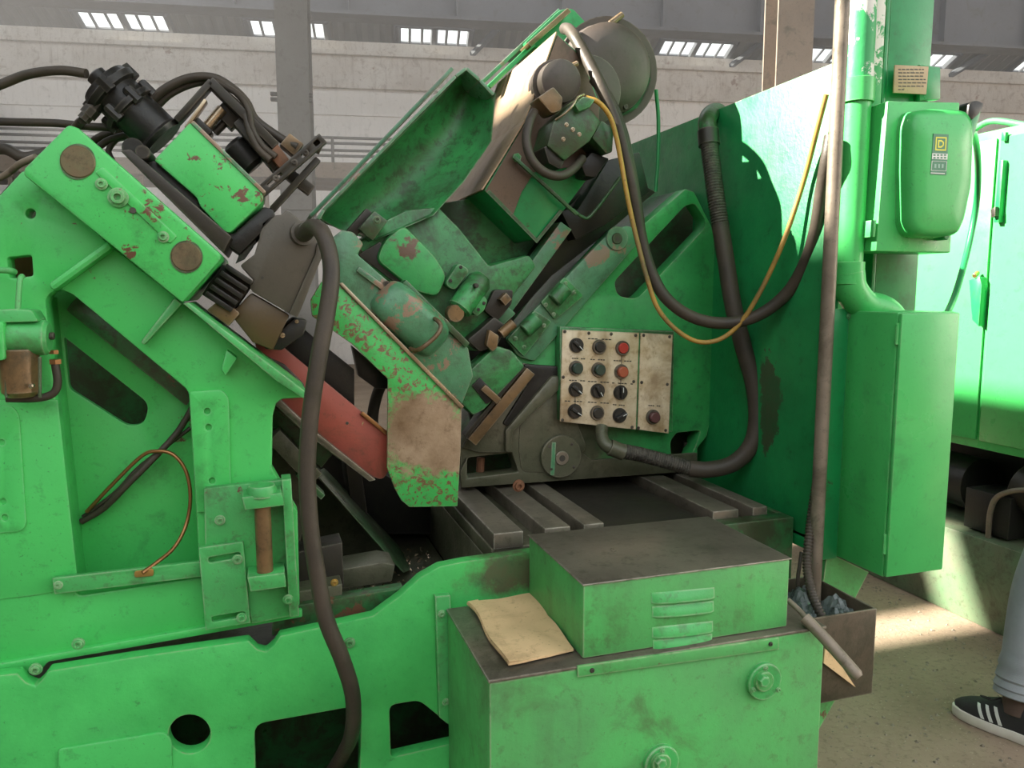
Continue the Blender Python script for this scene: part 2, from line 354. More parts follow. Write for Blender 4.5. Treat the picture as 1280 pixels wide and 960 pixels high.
# one socket-head bolt of unit radius, facing -Y, copied everywhere
def bolt_mesh():
    bm = lathe_bm((0, 0.0, 0), (0, -1, 0), [(0, 1.45), (0.25, 1.45), (0.28, 1.0), (0.95, 1.0), (1.05, 0.9), (1.05, 0.52), (0.5, 0.5), (0.5, 0)], 18)
    me = bpy.data.meshes.new('bolt'); bmesh.ops.recalc_face_normals(bm, faces=bm.faces); bm.to_mesh(me); bm.free()
    me.shade_smooth(); me.set_sharp_from_angle(angle=R(35)); return me
BOLT = {}
def bolt(parent, px, py, Y, r=0.008, m=None, name='bolt'):
    m = m or GREENW
    if m.name not in BOLT:
        me = bolt_mesh(); me.materials.append(m); BOLT[m.name] = me
    o = bpy.data.objects.new(name, BOLT[m.name]); COL.objects.link(o); place(o, parent, V(px, py, Y)); o.scale = (r, r, r)
    return o
HEXM = {}
def hexnut(parent, p, ax, r, m, name='nut'):
    key = m.name
    if key not in HEXM:
        bm = lathe_bm((0, 0, -0.4), (0, 0, 1), [(0, 1.0), (0.8, 1.0)], 6)
        bmesh.ops.recalc_face_normals(bm, faces=bm.faces)
        me = bpy.data.meshes.new('nut'); bm.to_mesh(me); bm.free(); me.materials.append(m); HEXM[key] = me
    o = bpy.data.objects.new(name, HEXM[key]); COL.objects.link(o); place(o, parent, Vector(p)); o.scale = (r, r, r)
    o.rotation_euler = Vector(ax).to_track_quat('Z', 'Y').to_euler(); return o

def proj(p):
    d = Vector(p) - CAM; w = d.dot(FWD); return (640 + F * d.dot(_r) / w, 480 - F * d.dot(UP) / w)
BED = 1.64
HAZE = 0.013
# ================================================================ the hall
def quad(name, pts, vec, m, parent=None, bev=0.0): return fin(name, extr_bm([Vector(p) for p in pts], Vector(vec)), m, parent, bev)
struct(quad('floor', [(-30, -12, 0), (34, -12, 0), (34, 30, 0), (-30, 30, 0)], (0, 0, -0.2), FLOORM))
BW = 16.4
zt = VH(600, 61, BW).z; zs = VH(300, 106, BW).z
struct(quad('wall_back', [H(-26, BW, 0), H(26, BW, 0), H(26, BW, zs), H(-26, BW, zs)], HY * 0.4, WALLLOW))
wb = struct(quad('wall_back_upper', [H(-26, BW - 0.1, zs), H(26, BW - 0.1, zs), H(26, BW - 0.1, zt), H(-26, BW - 0.1, zt)], HY * 0.5, WALLUP))
quad('ledge', [H(-26, BW - 0.2, zt - 0.28), H(26, BW - 0.2, zt - 0.28), H(26, BW - 0.2, zt - 0.2), H(-26, BW - 0.2, zt - 0.2)], HY * 0.1, WALLUP, wb)
zm = VH(300, 140, BW).z
quad('ledge', [H(-26, BW - 0.03, zm), H(26, BW - 0.03, zm), H(26, BW - 0.03, zm + 0.05), H(-26, BW - 0.03, zm + 0.05)], HY * 0.03, WALLLOW, wb)
struct(quad('wall_right', [H(24, -12, 0), H(24, BW, 0), H(24, BW, 8), H(24, -12, 8)], HX * 0.3, WALLLOW))
struct(quad('wall_left_blocker', [H(-10.9, -14, 0), H(-10.9, BW, 0), H(-10.9, BW, 8), H(-10.9, -14, 8)], HX * -0.3, COLB))  # out of view, placed to block light from the left; dark against bounce
struct(quad('wall_front_blocker', [H(-10.9, -8, 0), H(24, -8, 0), H(24, -8, 4.5), H(-10.9, -8, 4.5)], HY * -0.3, COLB))  # added behind the camera so light enters only above it; dark against fill
# sloping roof above the wall: corrugated panels with roof lights between them
def RP(a, s):                      # s = 0 at the wall, 1 at the ridge side
    b = BW + 0.2 - 6.0 * s; return H(a, b, zt + 0.02 + 2.2 * s)
roof = bpy.data.objects.new('roof', None); COL.objects.link(roof); place(roof, None, H(0, BW, zt)); struct(roof)
def corr(a0, a1, s0, s1):
    bm = bmesh.new(); n = max(2, int((a1 - a0) / 0.11)); rows = []
    for s in (s0, s1):
        rows.append([bm.verts.new(RP(a0 + (a1 - a0) * i / n, s) + Vector((0, 0, 0.03 if i % 2 else -0.03))) for i in range(n + 1)])
    for i in range(n): bm.faces.new((rows[0][i], rows[0][i + 1], rows[1][i + 1], rows[1][i]))
    r = bmesh.ops.extrude_face_region(bm, geom=bm.faces[:])
    bmesh.ops.translate(bm, verts=[g for g in r['geom'] if isinstance(g, bmesh.types.BMVert)], vec=(0, 0, 0.02))
    return fin('roof_panel', bm, ROOFM, roof, 0, smooth=10)
def a_of(px, py, b): return HAB(VH(px, py, b))[0]
lights = []
for (x0, x1, yy) in ((80, 200, 24), (303, 405, 34), (497, 592, 46), (694, 780, 55), (836, 930, 62), (1012, 1060, 70), (1150, 1215, 76)):
    lights.append((a_of(x0, yy, BW - 0.8), a_of(x1, yy, BW - 0.8)))
lights[5] = (lights[5][0], lights[5][0] + 1.7); lights[6] = (lights[6][1] - 1.9, lights[6][1]); lights.append((lights[6][1] + 1.6, lights[6][1] + 3.4))
edge = -26.0; S0, S1 = 0.015, 0.105
for i, (a0, a1) in enumerate(lights):
    corr(edge, a0, 0, 1); edge = a1
    corr(a0, a1, 0, S0); corr(a0, a1, S1, 1)
    w = bpy.data.objects.new('window_%d' % (i + 1), None); COL.objects.link(w); place(w, None, RP((a0 + a1) / 2, S0)); struct(w)
    up = Vector((0, 0, 0.07))
    def rbar(nm, p, q, t): return fin(nm, sweep_bm([p, q], t, 6), BEAMM, w)
    rbar('window_frame', RP(a0, S0), RP(a1, S0), 0.06); rbar('window_frame', RP(a0, S1), RP(a1, S1), 0.06)
    for k in range(7):
        a = a0 + (a1 - a0) * k / 6; rbar('glazing_bar', RP(a, S0), RP(a, S1), 0.075 if k in (0, 3, 6) else 0.03)
    for k in range(6):
        b0 = a0 + (a1 - a0) * k / 6; b1 = a0 + (a1 - a0) * (k + 1) / 6
        fin('pane', extr_bm([RP(b0, S0), RP(b1, S0), RP(b1, S1), RP(b0, S1)], Vector((0, 0, 0.006))), PANE, w)
    if i in (2, 4, 6): rbar('stay', RP(a1 - 0.1, S0) - Vector((0, 0, .3)), RP(a1 + 0.5, S1 + .03) - Vector((0, 0, .1)), 0.07)
corr(edge, 26, 0, 1)
# crane girder under the roof
gz = VH(550, 24, 11.0).z
g = quad('trim_1', [H(-20, 11, gz), H(20, 11, gz), H(20, 11, gz + 0.9), H(-20, 11, gz + 0.9)], HY * 0.04, BEAMM); struct(g)
quad('girder_flange', [H(-20, 10.85, gz - 0.04), H(20, 10.85, gz - 0.04), H(20, 10.85, gz), H(-20, 10.85, gz)], HY * 0.34, BEAMM, g)
for k in range(26):
    a = -18 + k * 1.45
    quad('girder_stiffener', [H(a, 10.88, gz), H(a + 0.02, 10.88, gz), H(a + 0.02, 10.88, gz + 0.88), H(a, 10.88, gz + 0.88)], HY * 0.12, BEAMM, g)
# unseen flat roof added above the machine, gaps shaped to place the sun patches
CZ = 8.1
def tosky(p): p = Vector(p); return p - sun_dir * ((CZ - p.z) / -sun_dir.z)
ce = bpy.data.objects.new('ceiling_sun_mask', None); COL.objects.link(ce); place(ce, None, Vector((0, 0, CZ))); struct(ce)
for (x0, x1, y0, y1) in ((-30, 30, -0.8, 3.2), (-30, -8.2, 3.2, 5.3), (-30, -7.3, 5.3, 6.2), (-30, -7.3, 6.2, 6.36), (-30, -9.7, 6.36, 6.6), (-8.2, -7.3, 6.36, 6.6), (-4.5, 30, 3.2, 6.6), (-30, 30, 6.6, 7.6)):
    box('sun_mask_panel', x0, x1, y0, y1, CZ, CZ + 0.05, ROOFM, ce, 0)
# columns
def column(name, label, x0, x1, b, m, bolts):
    pa = VH(x0, 200, b); pb = VH(x1, 200, b); a0, a1 = HAB(pa)[0], HAB(pb)[0]; w = a1 - a0
    t = thing(name, label, 'column', H((a0 + a1) / 2, b, 0), 'steel columns carrying the roof')
    z1 = 8.0
    quad('flange', [H(a0, b, 0), H(a1, b, 0), H(a1, b, z1), H(a0, b, z1)], HY * 0.025, m, t)
    quad('flange', [H(a0, b + 0.34, 0), H(a1, b + 0.34, 0), H(a1, b + 0.34, z1), H(a0, b + 0.34, z1)], HY * 0.025, m, t)
    am = (a0 + a1) / 2
    quad('web', [H(am - 0.01, b + 0.025, 0), H(am + 0.01, b + 0.025, 0), H(am + 0.01, b + 0.025, z1), H(am - 0.01, b + 0.025, z1)], HY * 0.315, m, t)
    quad('base_plate', [H(a0 - 0.1, b - 0.1, 0), H(a1 + 0.1, b - 0.1, 0), H(a1 + 0.1, b - 0.1, 0.03), H(a0 - 0.1, b - 0.1, 0.03)], HY * 0.55, m, t)
    zj = VH(370, 145, b).z
    quad('splice_plate', [H(a0 + .005, b - 0.018, zj - 0.9), H(a1 - .005, b - 0.018, zj - 0.9), H(a1 - .005, b - 0.018, zj), H(a0 + .005, b - 0.018, zj)], HY * 0.018, m, t)
    for zz in bolts:
        quad('cable_clip', [H(a0 - 0.06, b - 0.02, zz), H(a0, b - 0.02, zz), H(a0, b - 0.02, zz + 0.03), H(a0 - 0.06, b - 0.02, zz + 0.03)], HY * 0.05, STEEL, t)
        quad('cable_clip', [H(a1, b - 0.02, zz), H(a1 + 0.03, b - 0.02, zz), H(a1 + 0.03, b - 0.02, zz + 0.03), H(a1, b - 0.02, zz + 0.03)], HY * 0.05, STEEL, t)
    return t
zc = VH(370, 127, 8.0).z
column('steel_column', 'dark grey steel column standing behind the slotted bar and hydraulic box', 349, 389, 8.0, COLM, (zc, zc + 0.05, zc - .6))
column('steel_column', 'brown steel column rising behind the tall green splash guard', 966, 1010, 9.0, COLB, ())
# mezzanine walkway with its railing
MB = 13.0
zd = VH(300, 200, MB).z
mz = quad('trim_2', [H(-14, MB, zd - 0.25), H(2.2, MB, zd - 0.25), H(2.2, MB, zd), H(-14, MB, zd)], HY * 1.6, COLB); struct(mz)
rl = thing('railing', 'thin dark steel railing along the walkway by the back wall', 'railing', H(-5, MB + 0.05, zd))
zr = VH(300, 168, MB).z - zd
for f_ in (1.0, 0.78, 0.5, 0.28):
    rod('rail', H(-14, MB + .05, zd + zr * f_), H(2.2, MB + .05, zd + zr * f_), 0.022, COLM, rl, 6)
for k in range(17):
    a = -14 + k * 1.0
    rod('post', H(a, MB + .05, zd), H(a, MB + .05, zd + zr), 0.025, COLM, rl, 6)
for k in range(9):
    a = -13.5 + k * 1.9
    quad('bracket', [H(a, MB + .1, zd - 1.1), H(a + .06, MB + .1, zd - 1.1), H(a + .06, MB + .1, zd - .25), H(a, MB + .1, zd - .25)], HY * 0.06, COLB, mz)

# thin dust haze hanging in the far part of the hall, where the sun comes through the gap left behind the added roof
hm = bpy.data.materials.new('dust_haze'); hm.use_nodes = True; hn = hm.node_tree
hn.nodes.remove(hn.nodes['Principled BSDF']); vsn = nn(hn, 'ShaderNodeVolumeScatter')
vsn.inputs['Color'].default_value = (0.96, 0.97, 1.0, 1); vsn.inputs['Density'].default_value = HAZE; vsn.inputs['Anisotropy'].default_value = 0.35
hn.links.new(vsn.outputs[0], hn.nodes['Material Output'].inputs['Volume'])
hz = quad('dust_haze', [H(-10.8, 5.0, 0.01), H(18, 5.0, 0.01), H(18, BW - 0.25, 0.01), H(-10.8, BW - 0.25, 0.01)], (0, 0, zt - 0.3), hm)
tag(hz, 'thin pale dust haze hanging in the hall before the back wall', 'haze'); hz['kind'] = 'stuff'

# ================================================================ machine bed
bz = 0.0
def bedpx(x, z): return proj((x, BED, z))
bed = thing('machine_bed', 'green welded machine bed with notched top edge and round hole', 'machine bed', (0.3, BED, 0))
outer = [(-95, 852), (22, 842), (32, 853), (44, 858), (52, 850), (60, 839), (165, 822), (311, 801), (322, 812), (333, 815), (343, 806), (350, 795), (430, 778), (466, 770),
         (500, 745), (525, 722), (550, 708), (580, 702), (672, 689), (760, 678), (900, 660), bedpx(1.025, 0.86), bedpx(1.025, 0.0), bedpx(-0.75, 0.0)]
# corner of the right end kept clear of the tank: it is hidden behind it
holes = [circ((237, 918), 26, 28, 24), rnd([(318, 906), (452, 882), (448, 1010), (322, 1030)], 14), rnd([(487, 882), (524, 876), (566, 910), (572, 928), (489, 947)], [9, 9, 10, 6, 6])]
BEDM = spread('bed_green_with_oil_stain', ((G0, G1), (0.03, 0.13, 0.04), 0.02, 0, None, 1), (((0.10, 0.075, 0.04), (0.05, 0.13, 0.045)), (0.04, 0.035, 0.02), 0.3, 0, None, 1), V(640, 712, BED), 0.085, 0.03, (0.8, 1, 1.5), 0.06, 9.0)
fp = plate('front_plate', outer, BED, BED + 0.035, BEDM, bed, 0, 0.004, holes)
plate('raised_pad', rnd([(72, 937), (205, 915), (215, 925), (216, 1010), (72, 1030)], 6), BED - 0.006, BED + 0.001, GREEN, bed, 0, 0.003)
for (x, y) in ((98, 804), (45, 836), (437, 803)):
    bolt(bed, x, y, BED - 0.001 if x > 400 else BED + 0.03, 0.0085, GREENM)
box('pit_floor', -0.75, 0.5, BED + .035, 2.6, 0.66, 0.69, OILY, bed)
box('back_plate', -0.75, 1.3, 2.6, 2.63, 0, 0.98, STEEL, bed)
box('end_plate', -0.78, -0.75, BED, 2.63, 0, 0.80, GREEN, bed)
box('inner_web', -0.75, 1.3, 1.98, 2.0, 0.0, 0.66, GREEND, bed)
# strip bolted to the bed beside the tank
sp = plate('joint_strip', [(544, 746), (563, 744), (569, 912), (549, 897)], BED - 0.02, BED, GREENM, bed, 0, 0.002)
for (x, y) in ((552, 767), (557, 877)): bolt(sp, x, y, BED - 0.02, 0.006, GREENM)
# inner deflector plates and steps seen through the gap
quad('pit_plate', [V(345, 555, 2.35), V(400, 600, 2.3), V(520, 720, 2.25), V(395, 730, 2.3)], (0, 0.02, 0), OILY, bed, 0.002)
quad('chip_slide', [V(392, 590, 2.0), V(405, 585, 2.4), V(520, 705, 2.4), V(500, 712, 2.0)], (0.01, 0, -0.01), GREEND, bed, 0.002)
plate('back_step', [(448, 575), (566, 640), (566, 668), (462, 668)], 2.40, 2.58, BLACK, bed, 0, 0.004)
plate('back_step', [(430, 560), (450, 575), (462, 660), (440, 640)], 2.32, 2.5, STEEL, bed, 0, 0.004)
plate('step_block', [(405, 740), (490, 727), (494, 706), (478, 703), (405, 716)], 1.86, 1.96, OILY, bed, 0, 0.003)
sb = plate('step_block', [(340, 745), (428, 730), (428, 758), (340, 775)], 1.72, 1.80, OILY, bed, 0, 0.003)
plate('step_block', [(340, 762), (505, 735), (470, 772), (340, 795)], 1.70, 1.74, GREEND, bed, 0, 0.003)
bolt(sb, 418, 728, 1.72, 0.006, BRASS)
plate('angle_post', [(372, 690), (428, 678), (430, 735), (372, 745)], 1.78, 1.86, STEEL, bed, 0, 0.003)
# metal chips lying in the pit
bm = bmesh.new()
for i in range(520):
    x = random.uniform(0.05, 0.47); y = random.uniform(1.75, 2.35); s = random.uniform(0.003, 0.011)
    p = Vector((x, y, 0.69)); a = random.uniform(0, 6.28); d = Vector((math.cos(a), math.sin(a), random.uniform(0, .5))) * s; e = Vector((-d.y, d.x, s * .6)) * .4
    v = [bm.verts.new(p + q) for q in (d, e, -d * .6, -e * .4)] + [bm.verts.new(p + Vector((0, 0, s * .7)))]
    for q in range(4): bm.faces.new((v[q], v[(q + 1) % 4], v[4]))
sw = fin('metal_chips', bm, BRIGHT); tag(sw, 'fine metal chips scattered over the dark pit floor', 'metal chips'); sw['kind'] = 'stuff'

# ---- slotted work table on the bed
tb = thing('slotted_table', 'dark oily steel work table with raised rails under the casting', 'work table', (0.9, 1.9, 0.3))
ZT = 0.915
box('table_slab', 0.5, 1.30, 1.70, 2.6, ZT - 0.06, ZT - 0.022, OILY, tb)
box('table_body', 0.5, 1.30, 1.72, 2.58, 0.69, ZT - 0.06, OILY, tb)
for (x0, x1) in ((0.503, 0.578), (0.632, 0.70), (0.735, 0.79), (1.10, 1.178), (1.222, 1.268)):
    box('table_rail', x0, x1, 1.69, 2.59, ZT - 0.022, ZT + 0.018, TABLE, tb, 0.004)
box('drip_slab', 0.80, 1.09, 1.70, 2.59, ZT - 0.022, ZT - 0.008, STEEL, tb)
box('end_block', 1.03, 1.318, 1.645, 1.695, 0.0, ZT - 0.004, GREEND, tb, 0.004)
box('end_block', 1.302, 1.318, 1.695, 2.55, 0.0, ZT - 0.004, GREEND, tb, 0.004)
bolt(tb, 648, 607, 1.99, 0.012, RUSTY)

# ================================================================ coolant tank in front of the bed
TZ = 0.795; TX0, TX1, TY = 0.372, 1.118, 1.28
tk = thing('coolant_tank', 'green sheet steel tank with round flange covers standing before the bed', 'tank', (0.75, 1.45, 0))
box('tank_body', TX0, TX1, TY, BED - 0.022, 0.0, TZ - 0.006, GREENT, tk, 0.006)
box('tank_top', TX0 - 0.002, TX1 + 0.002, TY - 0.002, BED - 0.022, TZ - 0.006, TZ, TABLE, tk, 0.002)
def flange(c, parent):
    f_ = disc('flange_cover', c, 24, TY - 0.012, TY, GREENM, parent)
    disc('flange_hub', c, 13, TY - 0.022, TY - 0.012, GREENT, f_)
    disc('plug', c, 7.5, TY - 0.034, TY - 0.022, GREENM, f_, 6)
    for k in range(3):
        a = R(-90 + k * 120); bolt(f_, c[0] + 18 * math.cos(a), c[1] + 18 * math.sin(a), TY - 0.012, 0.004, GREENM, 'screw')
flange((957, 853), tk); flange((828, 956), tk)
# drive cover box on the tank
cv = thing('louvred_cover', 'green louvred sheet cover box with bare dark metal top on the tank', 'cover box', (0.8, 1.45, TZ))
CX0, CX1, CZ1 = 0.566, 1.036, 0.947
box('cover_body', CX0, CX1, 1.30, BED - 0.024, TZ + 0.001, CZ1 - 0.003, GREENT, cv, 0.004)
box('cover_top', CX0 - 0.003, CX1 + 0.003, 1.297, BED - 0.022, CZ1 - 0.003, CZ1, TABLE, cv, 0.0015)
fl = plate('base_flange', [(722, 833), (974, 797), (974, 812), (722, 847)], TY - 0.006, TY, GREENT, cv, 0, 0.0015)
for (x, y) in ((740, 838), (963, 805)):
    bolt(fl, x, y, TY - 0.006, 0.0035, INK, 'screw')
def louvre(x0, y0, x1, y1, h):
    # a pressed louvre hood: half-round bulge with an open lower lip
    bm = bmesh.new(); n = 14; rows = []
    for k in range(6):
        t = k / 5; row = []
        for i in range(n + 1):
            s = i / n; w = math.sin(math.pi * s) ** 0.35 if 0 < s < 1 else 0
            d = 0.009 * w * math.sin(math.pi * 0.5 * t)
            p = V(x0 + (x1 - x0) * s, y0 + (y1 - y0) * s + h * t, 1.30); row.append(bm.verts.new(p + Vector((0, -d - 0.0006, 0))))
        rows.append(row)
    for a, b in zip(rows, rows[1:]):
        for i in range(n): bm.faces.new((a[i], a[i + 1], b[i + 1], b[i]))
    r = bmesh.ops.extrude_face_region(bm, geom=bm.faces[:])
    bmesh.ops.translate(bm, verts=[q for q in r['geom'] if isinstance(q, bmesh.types.BMVert)], vec=(0, 0.0012, -0.0004))
    fin('louvre', bm, GREENM, cv, 0, smooth=50)
for (x0, y0, x1, y1) in ((814, 741, 893, 734), (815, 758, 892, 751), (815, 784, 891, 776), (816, 800, 890, 792)): louvre(x0, y0, x1, y1, 13)
# manila envelope lying on the tank top
pts = [VZ(x, y, TZ + 0.002) for x, y in ((584, 757), (612, 757), (640, 752), (655, 748), (664, 746), (668, 753), (690, 779), (716, 812), (712, 817), (690, 826), (655, 833), (638, 833), (626, 829), (605, 806), (591, 790))]
en = thing('manila_envelope', 'crumpled tan manila envelope lying on the tank top', 'envelope', VZ(650, 790, TZ))
bm = bmesh.new(); nx, ny = 16, 16
A, B, Cc, D = [VZ(x, y, TZ + 0.003) for x, y in ((584, 757), (664, 747), (717, 815), (634, 834))]
random.seed(3); grid = []
for j in range(ny + 1):
    row = []
    for i in range(nx + 1):
        s, t = i / nx, j / ny
        p = A.lerp(B, s).lerp(D.lerp(Cc, s), t)
        wob = 0.0035 * math.sin(5 * s + 3 * t) + 0.003 * math.sin(9 * t - 4 * s)
        p = p + Vector((0.004 * math.sin(7 * t) * (1 - s), 0.004 * math.sin(6 * s + 1) * (1 - t), 0.006 + abs(wob) + 0.004 * (1 - t) * s))
        row.append(bm.verts.new(p))
    grid.append(row)
for j in range(ny):
    for i in range(nx): bm.faces.new((grid[j][i], grid[j][i + 1], grid[j + 1][i + 1], grid[j + 1][i]))
r = bmesh.ops.extrude_face_region(bm, geom=bm.faces[:])
bmesh.ops.translate(bm, verts=[q for q in r['geom'] if isinstance(q, bmesh.types.BMVert)], vec=(0, 0, -0.005))
fin('sheet', bm, PAPER, en, 0, smooth=60)
bm = bmesh.new(); row0 = []; row1 = []
for j in range(ny + 1):
    a, b = grid_pts = (A.lerp(D, j / ny), B.lerp(Cc, j / ny))
    t = j / ny; w = 0.0
    for lst, s in ((row0, 0.012), (row1, 0.17)):
        wob = 0.0035 * math.sin(5 * s + 3 * t) + 0.003 * math.sin(9 * t - 4 * s)
        lst.append(bm.verts.new(a.lerp(b, s) + Vector((0.004 * math.sin(7 * t) * (1 - s), 0.004 * math.sin(6 * s + 1) * (1 - t), 0.0085 + abs(wob) + 0.004 * (1 - t) * s))))
for j in range(ny): bm.faces.new((row0[j], row1[j], row1[j + 1], row0[j + 1]))
r = bmesh.ops.extrude_face_region(bm, geom=bm.faces[:])
bmesh.ops.translate(bm, verts=[q for q in r['geom'] if isinstance(q, bmesh.types.BMVert)], vec=(0, 0, -0.001))
fin('flap', bm, PAPER, en, 0, smooth=60)

# ================================================================ left upright frame with inclined beam
UP0 = 1.70
upr = thing('upright_frame', 'green cast upright with triangular pocket standing on the left of the bed', 'machine frame', (-0.3, 1.8, 0.8))
outer = [(-110, 320), (0, 243), (28, 213), (60, 225), (130, 300), (228, 378), (260, 405), (383, 497), (352, 499), (345, 505), (341, 520), (340, 585), (372, 640), (375, 768), (165, 808), (60, 826), (48, 842), (10, 838), (-110, 855)]
pocket = rnd([(57, 372), (70, 361), (88, 366), (236, 489), (248, 690), (250, 722), (98, 745), (92, 735)], [8, 9, 9, 8, 0, 0, 8, 8])
sq = rnd([(9, 322), (39, 319), (41, 345), (12, 348)], 4)
hole = circ((38, 267), 6, 14)
plate('front_web', outer, UP0, UP0 + 0.05, GREEN, upr, 0, 0.005, [pocket, sq, hole])
slot = rnd([(80, 421), (187, 505), (180, 530), (160, 533), (86, 486)], [3, 12, 10, 12, 8])
plate('back_web', [(40, 330), (110, 330), (262, 470), (268, 745), (70, 765)], UP0 + 0.14, UP0 + 0.16, GREEN, upr, 0, 0.003, [slot])
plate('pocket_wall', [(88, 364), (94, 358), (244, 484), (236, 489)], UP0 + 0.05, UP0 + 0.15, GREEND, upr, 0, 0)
plate('pocket_wall', [(50, 372), (57, 372), (97, 745), (88, 745)], UP0 + 0.05, UP0 + 0.15, GREEN, upr, 0, 0)
plate('pocket_wall', [(236, 489), (244, 486), (258, 722), (250, 722)], UP0 + 0.05, UP0 + 0.15, GREEN, upr, 0, 0)
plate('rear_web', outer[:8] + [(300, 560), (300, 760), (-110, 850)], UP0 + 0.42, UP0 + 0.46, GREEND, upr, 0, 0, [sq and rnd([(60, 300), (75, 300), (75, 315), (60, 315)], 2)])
plate('inner_shaft', barpts((90, 378), (240, 498), 24), UP0 + 0.09, UP0 + 0.13, GREEND, upr, 0, 0.003)
plate('mounting_pad', rnd([(237, 490), (278, 487), (286, 498), (289, 640), (246, 640)], [3, 8, 8, 0, 0]), UP0 - 0.007, UP0 + 0.002, GREEN, upr, 0, 0.003,
      [circ((259, 514), 4.3, 12), circ((260.5, 534), 4.3, 12), circ((265, 601), 4.3, 12)])
plate('mounting_pad', rnd([(-60, 510), (14, 506), (24, 518), (33, 656), (26, 664), (-60, 672)], [0, 8, 8, 6, 6, 0]), UP0 - 0.007, UP0 + 0.002, GREEN, upr, 0, 0.003,
      [circ((4, 627), 4.3, 12), circ((6, 647), 4.3, 12), circ((2, 553), 4.3, 12)])
plate('rust_backing', [(2, 316), (46, 312), (46, 355), (6, 358)], UP0 + 0.09, UP0 + 0.10, RUSTY, upr, 0, 0)
plate('pilaster', [(-110, 500), (72, 500), (98, 735), (40, 745), (-110, 762)], UP0 - 0.003, UP0 + 0.002, GREEN, upr, 0, 0.002)
# gusset ribs
bar('gusset', (138, 305), (62, 360), 13, UP0 - 0.03, UP0 + 0.01, GREEN, upr, 0.010)
plate('gusset', [(218, 372), (228, 380), (180, 432), (175, 428)], UP0 - 0.03, UP0 + 0.01, GREENM, upr, 0, 0.005)
plate('gusset', [(283, 437), (297, 448), (282, 470), (276, 462)], UP0 - 0.03, UP0 + 0.01, GREEN, upr, 0, 0.004)
ff = plate('sloping_flange', [(228, 379), (236, 378), (384, 491), (380, 499), (345, 476)], UP0 - 0.06, UP0 + 0.12, GREENM, upr, 0, 0.003)
# inclined beam
BY = 1.63
beam = [(85, 155), (98, 160), (277, 318), (276, 325), (228, 379), (132, 301), (28, 218), (30, 210)]
bmn = plate('inclined_beam', beam, BY, UP0 + 0.30, GREEN, upr, 0, 0.006)
plate('beam_panel', rnd([(118, 215), (128, 208), (222, 295), (212, 305)], 4), BY - 0.004, BY + 0.001, GREEN, bmn, 0, 0.003)
for c, rr in (((97, 202), 20), ((233, 321), 18)):
    disc('pivot_pin', c, rr, BY - 0.004, BY + 0.01, PIN, bmn)
    fin('pin_ring', extr_bm([V(x, y, BY - 0.002) for x, y in circ(c, rr + 2.5, 28)], Vector((0, 0.004, 0)), [[V(x, y, BY - 0.002) for x, y in circ(c, rr, 28)]]), GREEND, bmn)
for (x, y, r_) in ((127, 230, .0075), (148, 247, .0125), (204, 296, .0075)): bolt(bmn, x, y, BY - 0.003, r_, GREENM)
disc('oil_hole', (166, 263), 4, BY - 0.0045, BY, INK, bmn, 12, 0.0005)
plate('slide_way', [(150, 188), (163, 186), (290, 296), (279, 316)], BY + 0.02, BY + 0.3, STEEL, upr, 0, 0.003)
plate('foot_flange', [(-110, 842), (10, 828), (165, 800), (378, 762), (378, 772), (165, 810), (60, 828), (48, 843), (10, 841), (-110, 857)], UP0 - 0.012, UP0 + 0.01, GREEN, upr, 0, 0.004)

# link bar below the pocket
lk = thing('link_bar', 'flat green steel strip bolted across the foot of the pocket', 'bar', V(160, 722, UP0))
plate('strip', [(65, 723), (250, 702), (252, 721), (68, 743)], UP0 - 0.022, UP0 - 0.010, GREENM, lk, 0, 0.0015, [[(x, y) for x, y in rnd([(168, 716), (190, 713), (190, 718), (168, 721)], 2)]])
bolt(lk, 73, 731, UP0 - 0.022, 0.006, GREENM)
plate('clip', rnd([(168, 714), (192, 711), (192, 720), (168, 722)], 3), UP0 - 0.026, UP0 - 0.022, BRASS, lk, 0, 0.001)
# hinge bracket
hb = thing('hinge_bracket', 'green bolted hinge bracket with a vertical brown pin on the upright foot', 'bracket', V(310, 780, UP0))
HY0 = UP0 - 0.045
plate('back_plate', [(255, 611), (362, 599), (374, 768), (315, 780), (300, 700), (257, 705)], HY0 + 0.012, UP0 - 0.013, GREENM, hb, 0, 0.0015)
plate('slot_plate', [(248, 685), (304, 677), (313, 779), (257, 788)], HY0, HY0 + 0.012, GREENM, hb, 0, 0.0015,
      [rnd([(260, 697), (300, 690), (301, 697), (261, 704)], 3), rnd([(264, 771), (306, 764), (307, 771), (265, 778)], 3)])
plate('edge_plate', [(352, 600), (364, 599), (374, 770), (362, 772)], HY0 - 0.02, UP0 - 0.013, GREENM, hb, 0, 0.0015)
for (x, y, Y) in ((297, 699, HY0), (302, 772, HY0), (275, 650, HY0 + .012), (360, 749, HY0 - .02)): bolt(hb, x, y, Y, 0.0075, GREENM)
plate('lug', [(302, 622), (352, 616), (356, 632), (306, 638)], HY0 - 0.055, HY0 + 0.012, GREENM, hb, 0, 0.0025)
plate('lug', [(309, 722), (356, 716), (358, 734), (313, 740)], HY0 - 0.055, HY0 + 0.012, GREENM, hb, 0, 0.0025)
a = V(328, 630, HY0 - 0.03); b = V(333, 726, HY0 - 0.03)
rod('hinge_pin', Vector((a.x, a.y, b.z)), a, 0.0165, BROWN, hb, 20)
lathe('pin_cap', Vector((a.x, a.y, V(325, 617, HY0 - .03).z - 0.004)), (0, 0, 1), [(0, 0.03), (0.014, 0.03), (0.022, 0.026), (0.022, 0.0)], GREENM, hb, 24)
